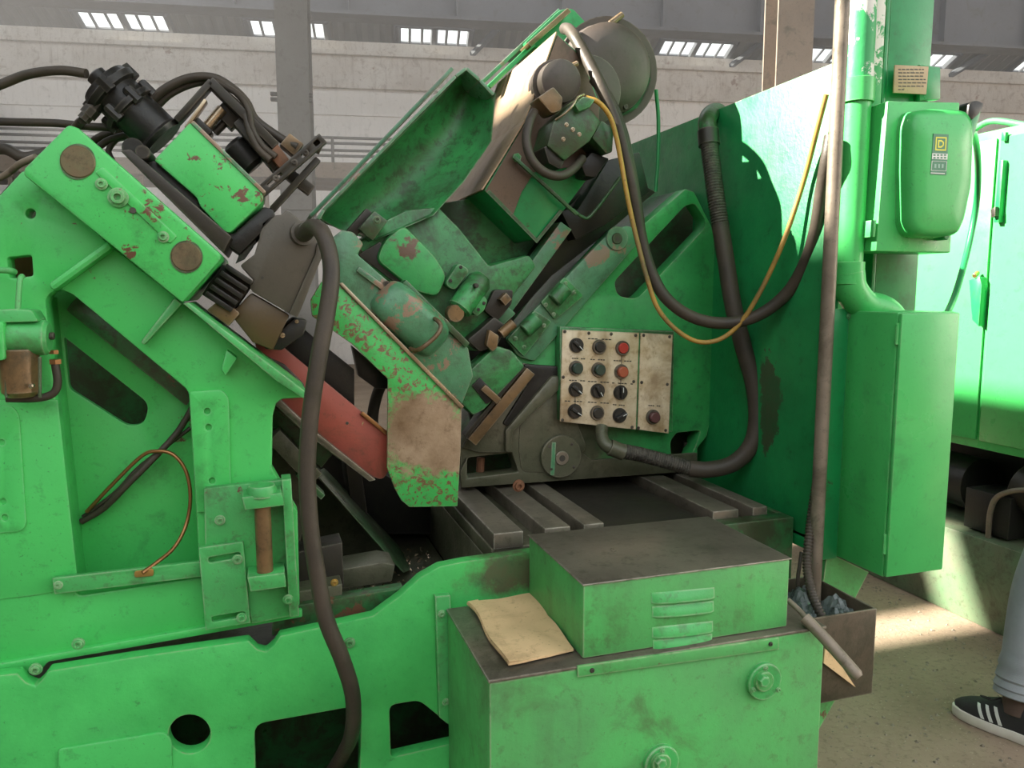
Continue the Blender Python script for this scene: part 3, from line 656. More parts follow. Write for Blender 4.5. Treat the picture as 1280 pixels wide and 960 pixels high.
# air lubricator at the left edge
lu = thing('air_lubricator', 'green capped air line lubricator with brown bowl on the upright', 'lubricator', V(30, 500, UP0))
rod('cap_body', V(-25, 421, UP0 - 0.06), V(62, 422, UP0 - 0.06), 0.033, GREENM, lu, 24, 0.006)
plate('end_plate', rnd([(-30, 404), (4, 402), (6, 450), (-30, 454)], 4), UP0 - 0.10, UP0 - 0.02, GREEN, lu, 0, 0.003)
rod('adjuster', V(62, 420, UP0 - 0.06), V(68, 420, UP0 - 0.06), 0.007, STEEL, lu, 10)
lathe('bowl', V(27, 496, UP0 - 0.06), (0, 0, 1), [(0, 0.022), (0.01, 0.032), (0.09, 0.034), (0.09, 0)], BROWN, lu, 20)
for x in (8, 50): rod('bowl_guard', V(x, 446, UP0 - 0.085), V(x, 497, UP0 - 0.085), 0.003, GREEND, lu, 8)
disc('sight_plug', (38, 483), 3, UP0 - 0.105, UP0 - 0.09, BRIGHT, lu, 12)
tube('drain_pipe', [(8, 498, UP0 - .05), (45, 498, UP0 - .05), (66, 492, UP0 - .05), (72, 478, UP0 - .05), (69, 455, UP0 - .05)], 0.0075, RUBBER, lu)
hexnut(lu, V(69, 452, UP0 - .05), (0, 0, 1), 0.011, COPPER, 'fitting'); hexnut(lu, V(67, 440, UP0 - .05), (0, 0, 1), 0.009, COPPER, 'fitting')
tube('drip_pipe', [(28, 345, UP0 - .03), (25, 350, UP0 - .04), (23, 375, UP0 - .045), (22, 396, UP0 - .05)], 0.005, GREENM, lu)
tube('drip_pipe', [(-20, 337, UP0 - .04), (10, 338, UP0 - .035), (18, 340, UP0 - .02)], 0.006, GREENM, lu)
plate('valve_top', rnd([(-20, 388), (20, 386), (40, 388), (48, 402), (-20, 404)], 4), UP0 - 0.09, UP0 - 0.03, GREENM, lu, 0, 0.003)
# tubes in the pocket
t = tube('copper_tube', [(178, 716, UP0 - .03), (196, 703, UP0 - .01), (218, 684, UP0 + .02), (233, 655, UP0 + .05), (238, 620, UP0 + .06), (232, 588, UP0 + .07), (216, 568, UP0 + .08), (195, 564, UP0 + .09), (176, 571, UP0 + .10), (140, 606, UP0 + .11), (108, 640, UP0 + .12)], 0.0042, COPPER)
tag(t, 'thin copper tube looping down through the pocket to the link bar', 'tube')
t = tube('black_cable', [(243, 505, UP0 + .11), (222, 540, UP0 + .11), (190, 575, UP0 + .10), (160, 605, UP0 + .10), (130, 635, UP0 + .12), (102, 652, UP0 + .13)], 0.007, RUBBER)
tag(t, 'thick black cable crossing the pocket behind the copper tube', 'cable')
t = tube('black_cable', [(238, 535, UP0 + .12), (205, 560, UP0 + .115), (172, 586, UP0 + .115), (145, 615, UP0 + .12), (104, 646, UP0 + .135)], 0.0045, RUBBER)
tag(t, 'thin black cable crossing the pocket above the thicker one', 'cable')

# ================================================================ inclined hydraulic unit on the beam
hy = thing('hydraulic_unit', 'green hydraulic box with a black cylinder riding on the inclined beam', 'hydraulic unit', V(240, 290, 1.8))
HB0 = 1.70
plate('box_body', rnd([(192, 200), (237, 153), (243, 156), (327, 238), (331, 250), (288, 291), (281, 290), (250, 258), (246, 247)], [4, 3, 2, 5, 6, 5, 5, 4, 4]), HB0, HB0 + 0.22, GREEN, hy, 0, 0.004)
plate('box_lid', barpts((240, 152), (331, 241), 5), HB0 - 0.004, HB0 + 0.224, GREENP, hy, 0, 0.002)
plate('lower_shoe', [(172, 208), (192, 200), (246, 248), (252, 262), (281, 291), (292, 292), (330, 258), (342, 262), (345, 272), (300, 318), (283, 306), (255, 282)], HB0 + 0.02, HB0 + 0.2, BLACK, hy, 0, 0.004)
p0 = V(205, 175, HB0 + 0.10); p1 = V(124, 98, HB0 + 0.10); ax = p1 - p0; L = ax.length
lathe('cylinder', p0, ax, [(0, .047), (L * .06, .052), (L * .10, .046), (L * .48, .046), (L * .49, .058), (L * .56, .058), (L * .57, .049), (L * .74, .047), (L * .76, .058), (L * .84, .06), (L * .86, .056), (L * .93, .05), (L * .94, 0.02), (L * 1.06, 0.02), (L * 1.08, .014), (L * 1.08, 0)], BLACK, hy, 28)
for k in range(6):
    a = k * math.pi / 3 + 0.3; s = ax.normalized().orthogonal().normalized(); tt = ax.normalized().cross(s)
    q = p0 + ax * 0.52 + (s * math.cos(a) + tt * math.sin(a)) * 0.052
    lathe('lug', q - ax.normalized() * 0.012, ax, [(0, .011), (.03, .011), (.034, .008), (.034, 0)], BLACK, hy, 8)
for k in range(4):
    a = k * math.pi / 2 + 0.9; q = p0 + ax * 0.80 + (s * math.cos(a) + tt * math.sin(a)) * 0.05
    lathe('lug', q - ax.normalized() * 0.012, ax, [(0, .013), (.03, .013), (.03, 0)], BLACK, hy, 6)
lathe('end_fitting', V(104, 150, HB0 + .08), V(112, 141, HB0 + .08) - V(104, 150, HB0 + .08), [(0, .013), (.012, .013), (.012, .017), (.03, .017), (.03, .012), (.05, .012)], STEEL, hy, 8)
lathe('end_fitting', V(152, 91, HB0 + .10), V(150, 96, HB0 + .10) - V(152, 91, HB0 + .10), [(0, .012), (.02, .012), (.02, .009), (.03, .009)], STEEL, hy, 8)
disc('cylinder_boss', (166, 185), 13, HB0 + 0.02, HB0 + 0.1, BLACK, hy, 16)
disc('cylinder_boss', (178, 190), 9, HB0 - 0.01, HB0 + 0.1, STEEL, hy, 16)
# linkage frame above the box
lf = thing('linkage_frame', 'dark steel linkage frame with bright rod above the hydraulic box', 'linkage', V(260, 170, 1.8))
bar('strut', (220, 150), (264, 101), 9, 1.76, 1.80, STEEL, lf)
bar('strut', (262, 100), (345, 182), 11, 1.76, 1.80, STEEL, lf)
bar('strut', (276, 130), (298, 152), 26, 1.80, 1.84, STEEL, lf)
bar('strut', (296, 150), (346, 210), 12, 1.78, 1.82, STEEL, lf)
bar('strut', (232, 160), (257, 124), 5, 1.76, 1.79, BRIGHT, lf)
rod('bright_rod', V(259, 158, 1.80), V(278, 136, 1.80), 0.011, BRIGHT, lf, 14)
rod('dark_rod', V(268, 166, 1.82), V(288, 146, 1.82), 0.009, STEEL, lf, 14)
lathe('solenoid', V(290, 178, 1.83), V(315, 205, 1.83) - V(290, 178, 1.83), [(0, .02), (.008, .028), (.06, .028), (.07, .02), (.07, 0)], BLACK, lf, 18)
plate('collar', barpts((243, 150), (262, 168), 12), 1.77, 1.83, BLACK, lf, 3, 0.003)
plate('rust_block', [(335, 192), (347, 180), (365, 204), (352, 213)], 1.76, 1.81, RUSTY, lf, 0, 0.002)
plate('block', [(350, 180), (362, 166), (380, 180), (368, 195)], 1.765, 1.81, BROWN, lf, 0, 0.002)
sbp = barpts((322, 243), (404, 172), 15)
b_ = plate('slotted_bar', sbp, 1.74, 1.765, STEEL, lf, 0, 0.002, [rnd(barpts((335, 232), (352, 217), 4), 1.5), rnd(barpts((377, 196), (386, 188), 4), 1.5), rnd(barpts((393, 181), (399, 176), 6), 2)])
bar('slotted_bar', (340, 262), (398, 198), 9, 1.775, 1.80, STEEL, lf)
for (x, y) in ((345, 223), (368, 203), (382, 191)): bolt(b_, x, y, 1.74, 0.005, STEEL)
bar('strut', (345, 205), (390, 238), 14, 1.80, 1.83, STEEL, lf)
bar('tip', (390, 180), (402, 186), 12, 1.765, 1.79, STEEL, lf)
# hoses at the left machine
def hose(pts, r, label, m=RUBBER, nm='black_hose', cat='hose', group=None, n=10):
    return tag(tube(nm, pts, r, m, None, 7, n), label, cat, group)
hose([(-60, 128, 1.85), (0, 106, 1.85), (35, 93, 1.84), (75, 88, 1.82), (108, 92, 1.8)], 0.0095, 'black hose arching from the left onto the top of the black cylinder')
hose([(-60, 148, 1.9), (0, 152, 1.9), (70, 154, 1.88), (110, 158, 1.86), (150, 160, 1.85)], 0.0085, 'black hose running level behind the tip of the inclined beam')
hose([(85, 172, 1.86), (98, 155, 1.84), (104, 150, 1.79)], 0.009, 'short black hose plugged into the lower fitting of the cylinder')
hose([(110, 182, 1.9), (128, 170, 1.9), (150, 164, 1.9), (175, 166, 1.9)], 0.009, 'black hose curving under the black cylinder flange')
hose([(118, 188, 1.87), (135, 176, 1.87), (158, 170, 1.86), (168, 178, 1.84), (170, 195, 1.8)], 0.0075, 'thin black hose bending down beside the cylinder boss')
hose([(140, 200, 1.87), (136, 188, 1.87), (145, 175, 1.87), (156, 172, 1.87)], 0.006, 'thin black hose looping beside the beam edge')
hose([(-60, 205, 1.95), (0, 186, 1.93), (30, 197, 1.9), (60, 190, 1.9)], 0.012, 'thick black hose drooping behind the beam corner')
hose([(-60, 240, 1.95), (0, 222, 1.92), (25, 205, 1.88), (45, 196, 1.86)], 0.007, 'grey cable climbing behind the beam corner', PIPEW)
hose([(186, 130, 1.86), (205, 112, 1.85), (235, 98, 1.84), (266, 97, 1.83), (290, 110, 1.82), (308, 128, 1.8), (320, 150, 1.79), (350, 172, 1.78), (372, 184, 1.77)], 0.0095, 'black hose arching over the linkage frame to the rusty block')
hose([(190, 140, 1.87), (212, 118, 1.86), (240, 105, 1.85), (262, 104, 1.84), (285, 120, 1.80), (305, 140, 1.77), (312, 165, 1.76), (322, 185, 1.76), (338, 200, 1.755)], 0.008, 'black hose running below the taller one over the linkage frame')
hose([(268, 101, 1.83), (298, 118, 1.78), (311, 137, 1.76), (315, 160, 1.76), (328, 182, 1.76), (345, 196, 1.755)], 0.007, 'black hose hanging down in front of the linkage frame')

# ================================================================ black tool block
tbk = thing('tool_block', 'dusty black tool block with ribbed jaw above the red chute', 'tool block', V(340, 430, 1.8))
plate('block_body', [(326, 278), (336, 270), (352, 268), (358, 262), (372, 272), (384, 284), (398, 300), (394, 318), (362, 392), (316, 365), (311, 358), (317, 350), (300, 332), (318, 318), (324, 298)], 1.72, 1.92, GREYBLK, tbk, 0, 0.004)
plate('side_strip', [(396, 304), (407, 302), (404, 318), (372, 397), (361, 392), (394, 318)], 1.715, 1.92, GREYBLK, tbk, 0, 0.003)
plate('lower_body', [(288, 393), (314, 366), (362, 394), (341, 438), (326, 432), (316, 428)], 1.73, 1.92, mat('oil_brown_paint', (0.085, 0.055, 0.02), 0.4, var=(0.05, 0.03, 0.012), vamt=0.8, bump=0.15), tbk, 0, 0.004)
for k in range(5):
    t0 = Vector((282, 332)).lerp(Vector((257, 366)), k / 4)
    bar('jaw_rib', t0, t0 + Vector((33, 22)), 6.5, 1.70, 1.80, BLACK, tbk)
plate('jaw_base', [(278, 330), (318, 352), (290, 392), (252, 368)], 1.74, 1.9, BLACK, tbk, 0, 0.003)
plate('jaw_step', [(258, 388), (270, 378), (286, 388), (292, 384), (300, 392), (286, 408)], 1.72, 1.86, BROWN, tbk, 0, 0.003)
plate('foot', [(330, 436), (345, 418), (368, 398), (384, 400), (380, 418), (352, 438)], 1.76, 1.9, BLACK, tbk, 0, 0.004)
bolt(tbk, 353, 419, 1.758, 0.004, BRIGHT); bolt(tbk, 371, 402, 1.758, 0.003, BRIGHT)
disc('pin_hole', (368, 291), 2.5, 1.7185, 1.73, INK, tbk, 10, 0.0003); disc('pin_hole', (328, 347), 2, 1.7185, 1.73, INK, tbk, 10, 0.0003)
lathe('cable_gland', V(376, 293, 1.73), V(388, 286, 1.66) - V(376, 293, 1.73), [(0, .026), (.02, .026), (.02, .02), (.05, .018), (.05, 0)], GREYBLK, tbk, 16)
f2 = plate('film_scrap', [(294, 330), (303, 308), (322, 296), (316, 310), (306, 324)], 1.76, 1.765, FOIL); tag(f2, 'crumpled bluish plastic film scrap stuck beside the tool block', 'plastic scrap')
# big black cable hanging in front
t = tube('black_hose', [(381, 292, 1.69), (390, 284, 1.60), (402, 290, 1.55), (412, 318, 1.53), (414, 350, 1.52), (408, 395, 1.51), (398, 450, 1.50), (388, 520, 1.50), (384, 590, 1.50), (388, 660, 1.50), (397, 720, 1.50), (408, 775, 1.50), (428, 825, 1.51), (441, 870, 1.54), (440, 915, 1.59), (430, 940, 1.66), (415, 965, 1.75)], 0.0165, RUBBER, None, 8, 14)
tag(t, 'long thick black hose hanging from the tool block down into the bed opening', 'hose')

# ================================================================ red chute and its supports
rc = thing('red_chute', 'red primed steel chute plate sloping down behind the hanging hose', 'chute', V(430, 590, 1.9))
plate('chute_plate', [(318, 425), (352, 432), (486, 543), (486, 590), (478, 600), (465, 596), (385, 532), (330, 480)], 1.88, 1.892, RED, rc, [0, 0, 0, 8, 6, 8, 0, 0], 0.002)
plate('lower_lip', [(330, 480), (385, 532), (470, 600), (462, 602), (380, 540), (326, 490)], 1.86, 1.892, TABLE, rc, 0, 0.002)
plate('rear_plate', [(345, 425), (372, 405), (443, 462), (443, 512), (370, 455)], 1.93, 1.94, BLACK, rc, 0, 0.002)
bar('hinge', (452, 516), (484, 542), 5, 1.872, 1.884, COPPER, rc)
plate('notch_plate', [(322, 440), (356, 456), (380, 480), (383, 494), (372, 492)], 1.86, 1.88, STEEL, rc, 0, 0.002)
disc('hole', (434, 529), 2, 1.8785, 1.89, INK, rc, 10, 0.0003)
rs = thing('chute_rail', 'oily green steel rails carrying the red chute', 'rail', V(390, 560, 1.95))
bar('rail', (338, 498), (432, 572), 14, 1.92, 2.0, OILY, rs)
bar('rail', (335, 512), (410, 575), 26, 1.96, 2.04, GREEND, rs)
bar('rail', (342, 545), (395, 600), 22, 1.90, 1.98, OILY, rs)
plate('gusset', [(330, 500), (372, 540), (384, 640), (372, 690), (345, 640)], 2.02, 2.05, OILY, rs, 0, 0.002)
plate('bright_edge', barpts((372, 592), (404, 622), 8), 1.91, 1.95, GREENW, rs, 0, 0.002)
hose([(482, 470, 2.1), (472, 492, 2.1), (466, 520, 2.1), (468, 548, 2.1)], 0.016, 'black hose bend seen in the gap behind the red chute')
rd = plate('dark_bracket', [(440, 432), (486, 472), (486, 486), (470, 486), (448, 470)], 1.96, 2.0, BLACK, None, 0, 0.003)
tag(rd, 'small dark angled bracket in the gap above the red chute', 'bracket')

# ================================================================ deflector plate and slide
df = thing('deflector_plate', 'chipped green angled deflector plate with a worn brown tip', 'deflector', V(530, 634, 1.85))
DY = 1.85
dfl = [(388, 375), (402, 352), (425, 357), (500, 430), (577, 510), (576, 560), (572, 633), (512, 634), (502, 626), (494, 612), (484, 585), (485, 474), (440, 430), (390, 395)]
WORN = spread('chipped_green_with_bare_patch', (((0.06, 0.47, 0.10), (0.045, 0.36, 0.08)), (0.10, 0.10, 0.04), 0.3, 0.7, (0.17, 0.09, 0.045), 62),
           (((0.40, 0.29, 0.19), (0.17, 0.10, 0.05)), (0.12, 0.07, 0.035), 0.2, 0, None, 1), V(533, 546, DY), 0.104, 0.012, (0.85, 1, 1.12), 0.06, 9.0)
plate('sheet', dfl, DY, DY + 0.012, WORN, df, 0, 0.002)
plate('folded_edge', [(424, 355), (428, 353), (580, 508), (577, 512)], DY - 0.006, DY + 0.06, BRIGHT, df, 0, 0.001)
sd = thing('tool_slide', 'faded green slide body with a domed cover and lifting handle', 'slide', V(500, 470, 1.95))
SY = 1.90
plate('slide_body', [(413, 300), (428, 287), (442, 290), (455, 305), (447, 318), (486, 352), (560, 400), (586, 436), (592, 470), (578, 506), (500, 430), (424, 356)], SY, SY + 0.16, GREENP, sd, 0, 0.006)
# domed cover
bm = bmesh.new(); n = 28; rows = []
cen = Vector((512, 398)); axd = Vector((0.74, 0.67)); pd = Vector((-0.67, 0.74))
for k in range(9):
    t = k / 8; rad = math.cos(t * math.pi / 2) ** 0.55 if t < 1 else 0.0; row = []
    for i in range(n):
        a = 2 * math.pi * i / n; ca, sa = math.cos(a), math.sin(a)
        sx = math.copysign(abs(ca) ** 0.55, ca); sy = math.copysign(abs(sa) ** 0.55, sa)
        q = cen + axd * (52 * sx * max(rad, 0.02)) + pd * (29 * sy * max(rad, 0.02))
        row.append(bm.verts.new(V(q.x, q.y, SY) + Vector((0, -0.05 * math.sin(t * math.pi / 2), 0))))
    rows.append(row)
for a, b in zip(rows, rows[1:]):
    for i in range(n): bm.faces.new((a[i], b[i], b[(i + 1) % n], a[(i + 1) % n]))
bm.faces.new(rows[0]); bm.faces.new(rows[-1])
dm = fin('domed_cover', bm, GREENP, sd, 0, smooth=60)
tube('handle', [(541, 398, SY - .03), (546, 400, SY - .06), (551, 408, SY - .075), (545, 420, SY - .085), (530, 433, SY - .085), (520, 438, SY - .07), (513, 436, SY - .04)], 0.0055, BROWN, dm)
plate('rim_rail', barpts((505, 352), (585, 432), 8), SY - 0.012, SY + 0.05, GREEND, sd, 0, 0.003)
plate('rim_rail', barpts((447, 336), (488, 366), 7), SY - 0.012, SY + 0.05, GREENP, sd, 0, 0.003)
hexnut(sd, V(483, 355, SY - 0.01), (0, 1, 0), 0.009, STEEL)

# ================================================================ spindle head casting
hd = thing('spindle_head', 'large green inclined spindle head casting with wing guard and belt housing', 'machine head', V(600, 420, 2.1))
WY = 2.05
# wing: recessed shell with rolled rim
wing = [(396, 276), (404, 262), (572, 93), (583, 84), (617, 118), (614, 150), (610, 178), (590, 212), (548, 262), (508, 268), (478, 300), (440, 290)]
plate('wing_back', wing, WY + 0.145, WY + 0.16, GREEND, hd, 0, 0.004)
def strip(name, path, Y0, Y1, w, m, parent):
    bm = bmesh.new()
    for (a, b) in zip(path, path[1:]):
        pp = barpts(a, b, w); vs_ = [bm.verts.new(V(x, y, Y0)) for x, y in pp] + [bm.verts.new(V(x, y, Y0) + Vector((0, Y1 - Y0, 0))) for x, y in pp]
        for f_ in ((0, 1, 2, 3), (7, 6, 5, 4), (0, 4, 5, 1), (1, 5, 6, 2), (2, 6, 7, 3), (3, 7, 4, 0)): bm.faces.new([vs_[q] for q in f_])
    return fin(name, bm, m, parent, 0.003)
strip('wing_rim', [(398, 274), (405, 262), (570, 95), (583, 85), (600, 100), (617, 118)], WY - 0.02, WY + 0.12, 4.5, GREENP, hd)
bar('wing_lip', (388, 270), (566, 85), 5, WY + 0.16, WY + 0.30, GREENP, hd)
# concave shell between the rim and the head body
bm = bmesh.new(); rows = []
def pl_(path, s):
    t = s * (len(path) - 1); i = min(int(t), len(path) - 2); return Vector(path[i]).lerp(Vector(path[i + 1]), t - i)
NL, NR = [(583, 86), (536, 134), (488, 182), (400, 270)], [(617, 118), (612, 178), (578, 228), (540, 270), (470, 300)]
for k in range(17):
    t = k / 16; row = []
    for j in range(17):
        q = pl_(NL, j / 16).lerp(pl_(NR, j / 16), t)
        row.append(bm.verts.new(V(q.x, q.y, WY) + Vector((0, 0.02 + 0.10 * math.sin(math.pi * t) ** 0.7 - 0.04 * t, 0))))
    rows.append(row)
for a, b in zip(rows, rows[1:]):
    for j in range(16): bm.faces.new((a[j], a[j + 1], b[j + 1], b[j]))
r = bmesh.ops.extrude_face_region(bm, geom=bm.faces[:]); bmesh.ops.translate(bm, verts=[q for q in r['geom'] if isinstance(q, bmesh.types.BMVert)], vec=(0, 0.012, 0))
fin('wing_shell', bm, GREENW, hd, 0, smooth=60)
plate('fill_web', [(545, 255), (640, 240), (710, 270), (726, 296), (640, 404), (600, 345)], 2.20, 2.24, GREENW, hd, 0, 0.003)
plate('dark_web', [(555, 395), (640, 395), (665, 450), (592, 530)], 2.16, 2.20, STEEL, hd, 0, 0.003)
# body
plate('head_body', [(446, 306), (480, 276), (508, 262), (548, 258), (575, 285), (612, 332), (662, 318), (672, 332), (640, 372), (628, 392), (600, 440), (585, 438), (560, 402), (500, 360), (470, 342)], WY, WY + 0.25, GREENW, hd, 0, 0.010)
plate('head_boss', rnd([(480, 300), (505, 280), (545, 320), (560, 345), (548, 372), (520, 365), (470, 325)], 10), WY - 0.03, WY + 0.01, spread('green_with_rust_patch', (((0.05, 0.40, 0.10), (0.04, 0.27, 0.08)), (0.05, 0.10, 0.04), 0.3, 0, None, 1), (((0.15, 0.08, 0.05), (0.10, 0.06, 0.04)), (0.06, 0.09, 0.04), 0.3, 0, None, 1), V(507, 305, WY - .03), 0.026, 0.006, (0.8, 1, 1), 0.05, 22.0), hd, 0, 0.012)
plate('recess_shade', [(448, 318), (475, 302), (512, 350), (500, 358)], WY - 0.012, WY + 0.01, STEEL, hd, 0, 0.003)  # raised dark plate stands for the shade in the recess
nb = plate('clamp_block', [(448, 286), (468, 263), (485, 276), (466, 301)], WY - 0.07, WY, GREEND, hd, 0, 0.004)
bolt(nb, 471, 275, WY - 0.07, 0.0075, GREEND)
plate('clamp_block', [(432, 290), (458, 260), (466, 266), (446, 296)], WY - 0.045, WY + 0.02, STEEL, hd, 0, 0.003)
# pivot boss with bolted ears
pb_ = lathe('pivot_boss', V(573, 388, WY - 0.05), V(604, 345, WY - 0.03) - V(573, 388, WY - 0.05), [(0, .026), (.006, .034), (.10, .034), (.118, .022), (.118, 0)], GREENW, hd, 22)
disc('bore', (596, 357), 3, WY - 0.09, WY - 0.05, INK, hd, 12)
e1 = plate('boss_ear', rnd([(556, 355), (573, 328), (588, 338), (568, 364)], 6), WY - 0.045, WY - 0.005, GREENW, hd, 0, 0.004)
e2 = plate('boss_ear', rnd([(588, 388), (603, 368), (610, 375), (606, 388), (596, 396)], 4), WY - 0.055, WY - 0.005, GREENW, hd, 0, 0.004)
for (x, y, e) in ((576, 334, e1), (563, 351, e1), (605, 379, e2), (598, 387, e2)): bolt(e, x, y, WY - (0.045 if e is e1 else 0.055), 0.0035, INK, 'screw')
disc('shaft_end', (570, 392), 11, WY - 0.075, WY - 0.04, BROWN, hd, 18)
# dark linkage in front of the ways
plate('link_lever', [(584, 425), (600, 412), (618, 396), (634, 408), (622, 432), (600, 440)], WY - 0.05, WY + 0.01, STEEL, hd, 4, 0.004)
plate('link_lever', [(605, 388), (618, 362), (642, 362), (640, 380), (622, 402)], WY - 0.02, WY + 0.03, STEEL, hd, 4, 0.004)
plate('square_key', [(625, 374), (633, 366), (640, 374), (632, 382)], WY - 0.05, WY - 0.015, BROWN, hd, 0, 0.001)
rod('link_pin', V(626, 418, WY - .06), V(642, 404, WY - .06), 0.014, BROWN, hd, 14)
plate('lever_tip', [(608, 432), (612, 412), (624, 420), (622, 434), (616, 440)], WY - 0.075, WY - 0.045, BROWN, hd, 0, 0.003)
# belt housing: open box seen from below and from its left side
HF = 2.02; HBk = 2.58
housing = [(697, 42), (657, 152), (605, 238), (671, 302), (706, 262), (748, 205), (750, 130), (728, 70)]
hs = plate('belt_housing', housing, HF, HBk, GREENS, hd, [0, 0, 0, 8, 6, 0, 0, 0], 0.004)
# bare browned sheet facing the light and its green top strip
lf_ = [V(697, 42, HF), V(657, 152, HF), V(605, 238, HF)]
bm = bmesh.new(); fr = []; bk = []
for i, p in enumerate([V(697, 41, HF - .004), V(677, 97, HF - .004), V(657, 152, HF - .004), V(631, 195, HF - .004), V(604, 238, HF - .004)]):
    fr.append(p + Vector((-0.004, 0, 0.003))); bk.append(p + Vector((-0.004, HBk - HF - 0.02, 0.003)))
va = [bm.verts.new(p) for p in fr]; vb = [bm.verts.new(p) for p in bk]
for i in range(4): bm.faces.new((va[i], va[i + 1], vb[i + 1], vb[i]))
r = bmesh.ops.extrude_face_region(bm, geom=bm.faces[:]); bmesh.ops.translate(bm, verts=[q for q in r['geom'] if isinstance(q, bmesh.types.BMVert)], vec=(0.003, 0, -0.002))
fin('housing_side_sheet', bm, mat('bare_tan_sheet', (0.42, 0.30, 0.19), 0.45, metal=0.15, var=(0.30, 0.2, 0.12), vs_=5, vamt=0.7, dirt=0.08, bump=0.06), hs, 0, smooth=10)
plate('housing_front_sheet', [(697, 44), (657, 153), (607, 239), (640, 272), (652, 240), (668, 215), (748, 204), (749, 132), (727, 72)], HF - 0.004, HF, mat('brown_sheet_in_shade', (0.13, 0.085, 0.055), 0.45, metal=0.2, var=(0.085, 0.06, 0.042), dirt=0.15, bump=0.1), hs, 0, 0.0)  # brown sheet, its shadow put into the darker colour
plate('housing_bare_strip', [(608, 240), (612, 237), (671, 298), (700, 262), (704, 264), (671, 304)], HF - 0.007, HF - 0.003, GREEND, hs, 0, 0.0)
bar('housing_rod', (642, 195), (722, 268), 4, HF - 0.03, HF - 0.018, GREEND, hs)
tube('housing_rod_end', [(716, 262, HF - .024), (728, 271, HF - .024), (740, 268, HF - .024), (775, 222, HF - .024)], 0.0045, GREEND, hs)
hexnut(hs, V(646, 197, HF - .02), (0, 1, 0), 0.012, GREENW)
# upper guard sheets behind the housing
bar('guard_sheet', (603, 103), (700, 12), 5, 2.45, 2.75, GREENP, hd)
bar('guard_sheet', (612, 108), (668, 54), 6, 2.40, 2.44, GREENS, hd)
plate('guard_cap', rnd([(655, 54), (700, 12), (716, 10), (738, 34), (730, 60), (700, 70)], 5), 2.42, 2.62, GREENS, hd, 0, 0.005)
bar('guard_edge', (662, 56), (712, 12), 7, 2.36, 2.44, BROWN, hd)
# ways under the head
plate('dark_way', [(612, 395), (700, 270), (760, 205), (820, 240), (760, 290), (690, 345), (640, 400)], 2.14, 2.3, STEEL, hd, 0, 0.004)
plate('way_cover', [(700, 262), (722, 262), (760, 200), (800, 190), (812, 240), (756, 282), (720, 300)], 2.08, 2.16, BLACK, hd, 0, 0.004)
bar('guide_strip', (708, 282), (628, 392), 17, 2.06, 2.12, GREENP, hd)
plate('guide_strip', [(618, 392), (632, 380), (646, 392), (624, 412)], 2.055, 2.12, GREENP, hd, 0, 0.006)

# ---- motors on the head
MOT = mat('motor_brown_paint', (0.075, 0.058, 0.048), 0.5, var=(0.05, 0.04, 0.034), dirt=0.15, edge=0.3, bump=0.15)
em = thing('electric_motor', 'large dark brown electric motor with green casing on top of the head', 'motor', V(760, 160, 2.3))
c = V(763, 88, 2.14); s_ = mpp(c)
mx = Vector((0.10, 1, 0.06))
lathe('motor_casing', c + mx * 0.02, mx, [(0, 58 * s_), (.01, 62 * s_), (.30, 62 * s_), (.34, 52 * s_), (.34, 0)], GREENS, em, 36)
lathe('end_bell', c - mx * 0.05 + Vector((-.012, 0, 0.0)), mx, [(0, 20 * s_), (.006, 42 * s_), (.03, 54 * s_), (.075, 57 * s_), (.075, 0)], MOT, em, 36)
for k in range(12):
    a = R(-60 + k * 22); rr = 62.5 * s_
    q = c + mx * 0.06 + Vector((math.cos(a) * rr, 0, math.sin(a) * rr))
    rod('cooling_fin', q, q + mx * 0.2, 0.006, GREENS, em, 6)
for k in range(4):
    a = R(20 + 90 * k); rod('bell_screw', c - mx * .012 + Vector((math.cos(a) * 48 * s_, -.02, math.sin(a) * 48 * s_)), c + Vector((math.cos(a) * 48 * s_, 0, math.sin(a) * 48 * s_)), 0.008, STEEL, em, 6)
lathe('clamp_ring', c + mx * 0.02, mx, [(0, 62 * s_), (0, 66 * s_), (.03, 66 * s_), (.03, 62 * s_)], MOT, em, 36)
rod('lifting_lug', V(762, 30, 2.13), V(778, 18, 2.13), 0.009, BROWN, em, 8)
lathe('gear_case', V(738, 112, 2.03), (0.05, 1, 0.04), [(0, .06), (.01, .095), (.10, .10), (.10, 0)], MOT, em, 30)
gm = thing('feed_motor', 'small dark feed motor mounted below the big motor', 'motor', V(705, 140, 2.0))
c2 = V(703, 100, 1.96); s2 = mpp(c2)
lathe('motor_can', c2, (0.05, 1, 0.05), [(0, 18 * s2), (.008, 26 * s2), (.12, 28 * s2), (.12, 0)], MOT, gm, 28)
lathe('motor_flange', c2 + Vector((0, 0.05, 0)), (0.05, 1, 0.05), [(0, 31 * s2), (.02, 31 * s2), (.02, 0)], MOT, gm, 28)
rod('eye_lug', V(712, 84, 1.97), V(722, 79, 1.97), 0.007, BROWN, gm, 8)
plate('terminal_box', rnd([(672, 122), (692, 108), (704, 122), (702, 138), (690, 142)], 3), 1.90, 1.97, BROWN, gm, 0, 0.006)
vb_ = thing('valve_block', 'greenish oily valve block with bolted face on the belt housing', 'valve', V(710, 190, 2.0))
plate('valve_body', [(692, 152), (722, 122), (735, 132), (752, 152), (738, 176), (706, 201), (684, 182)], 1.90, 2.018, GREEND, vb_, 0, 0.006)
plate('valve_side', [(740, 172), (752, 150), (768, 160), (766, 190), (758, 192)], 1.92, 2.018, GREEND, vb_, 0, 0.005)
plate('valve_cap', [(718, 130), (730, 120), (745, 124), (738, 134), (724, 140)], 1.88, 1.94, GREENW, vb_, 0, 0.005)
plate('valve_foot', [(680, 184), (686, 180), (706, 202), (700, 212), (686, 204)], 1.91, 2.018, STEEL, vb_, 0, 0.004)
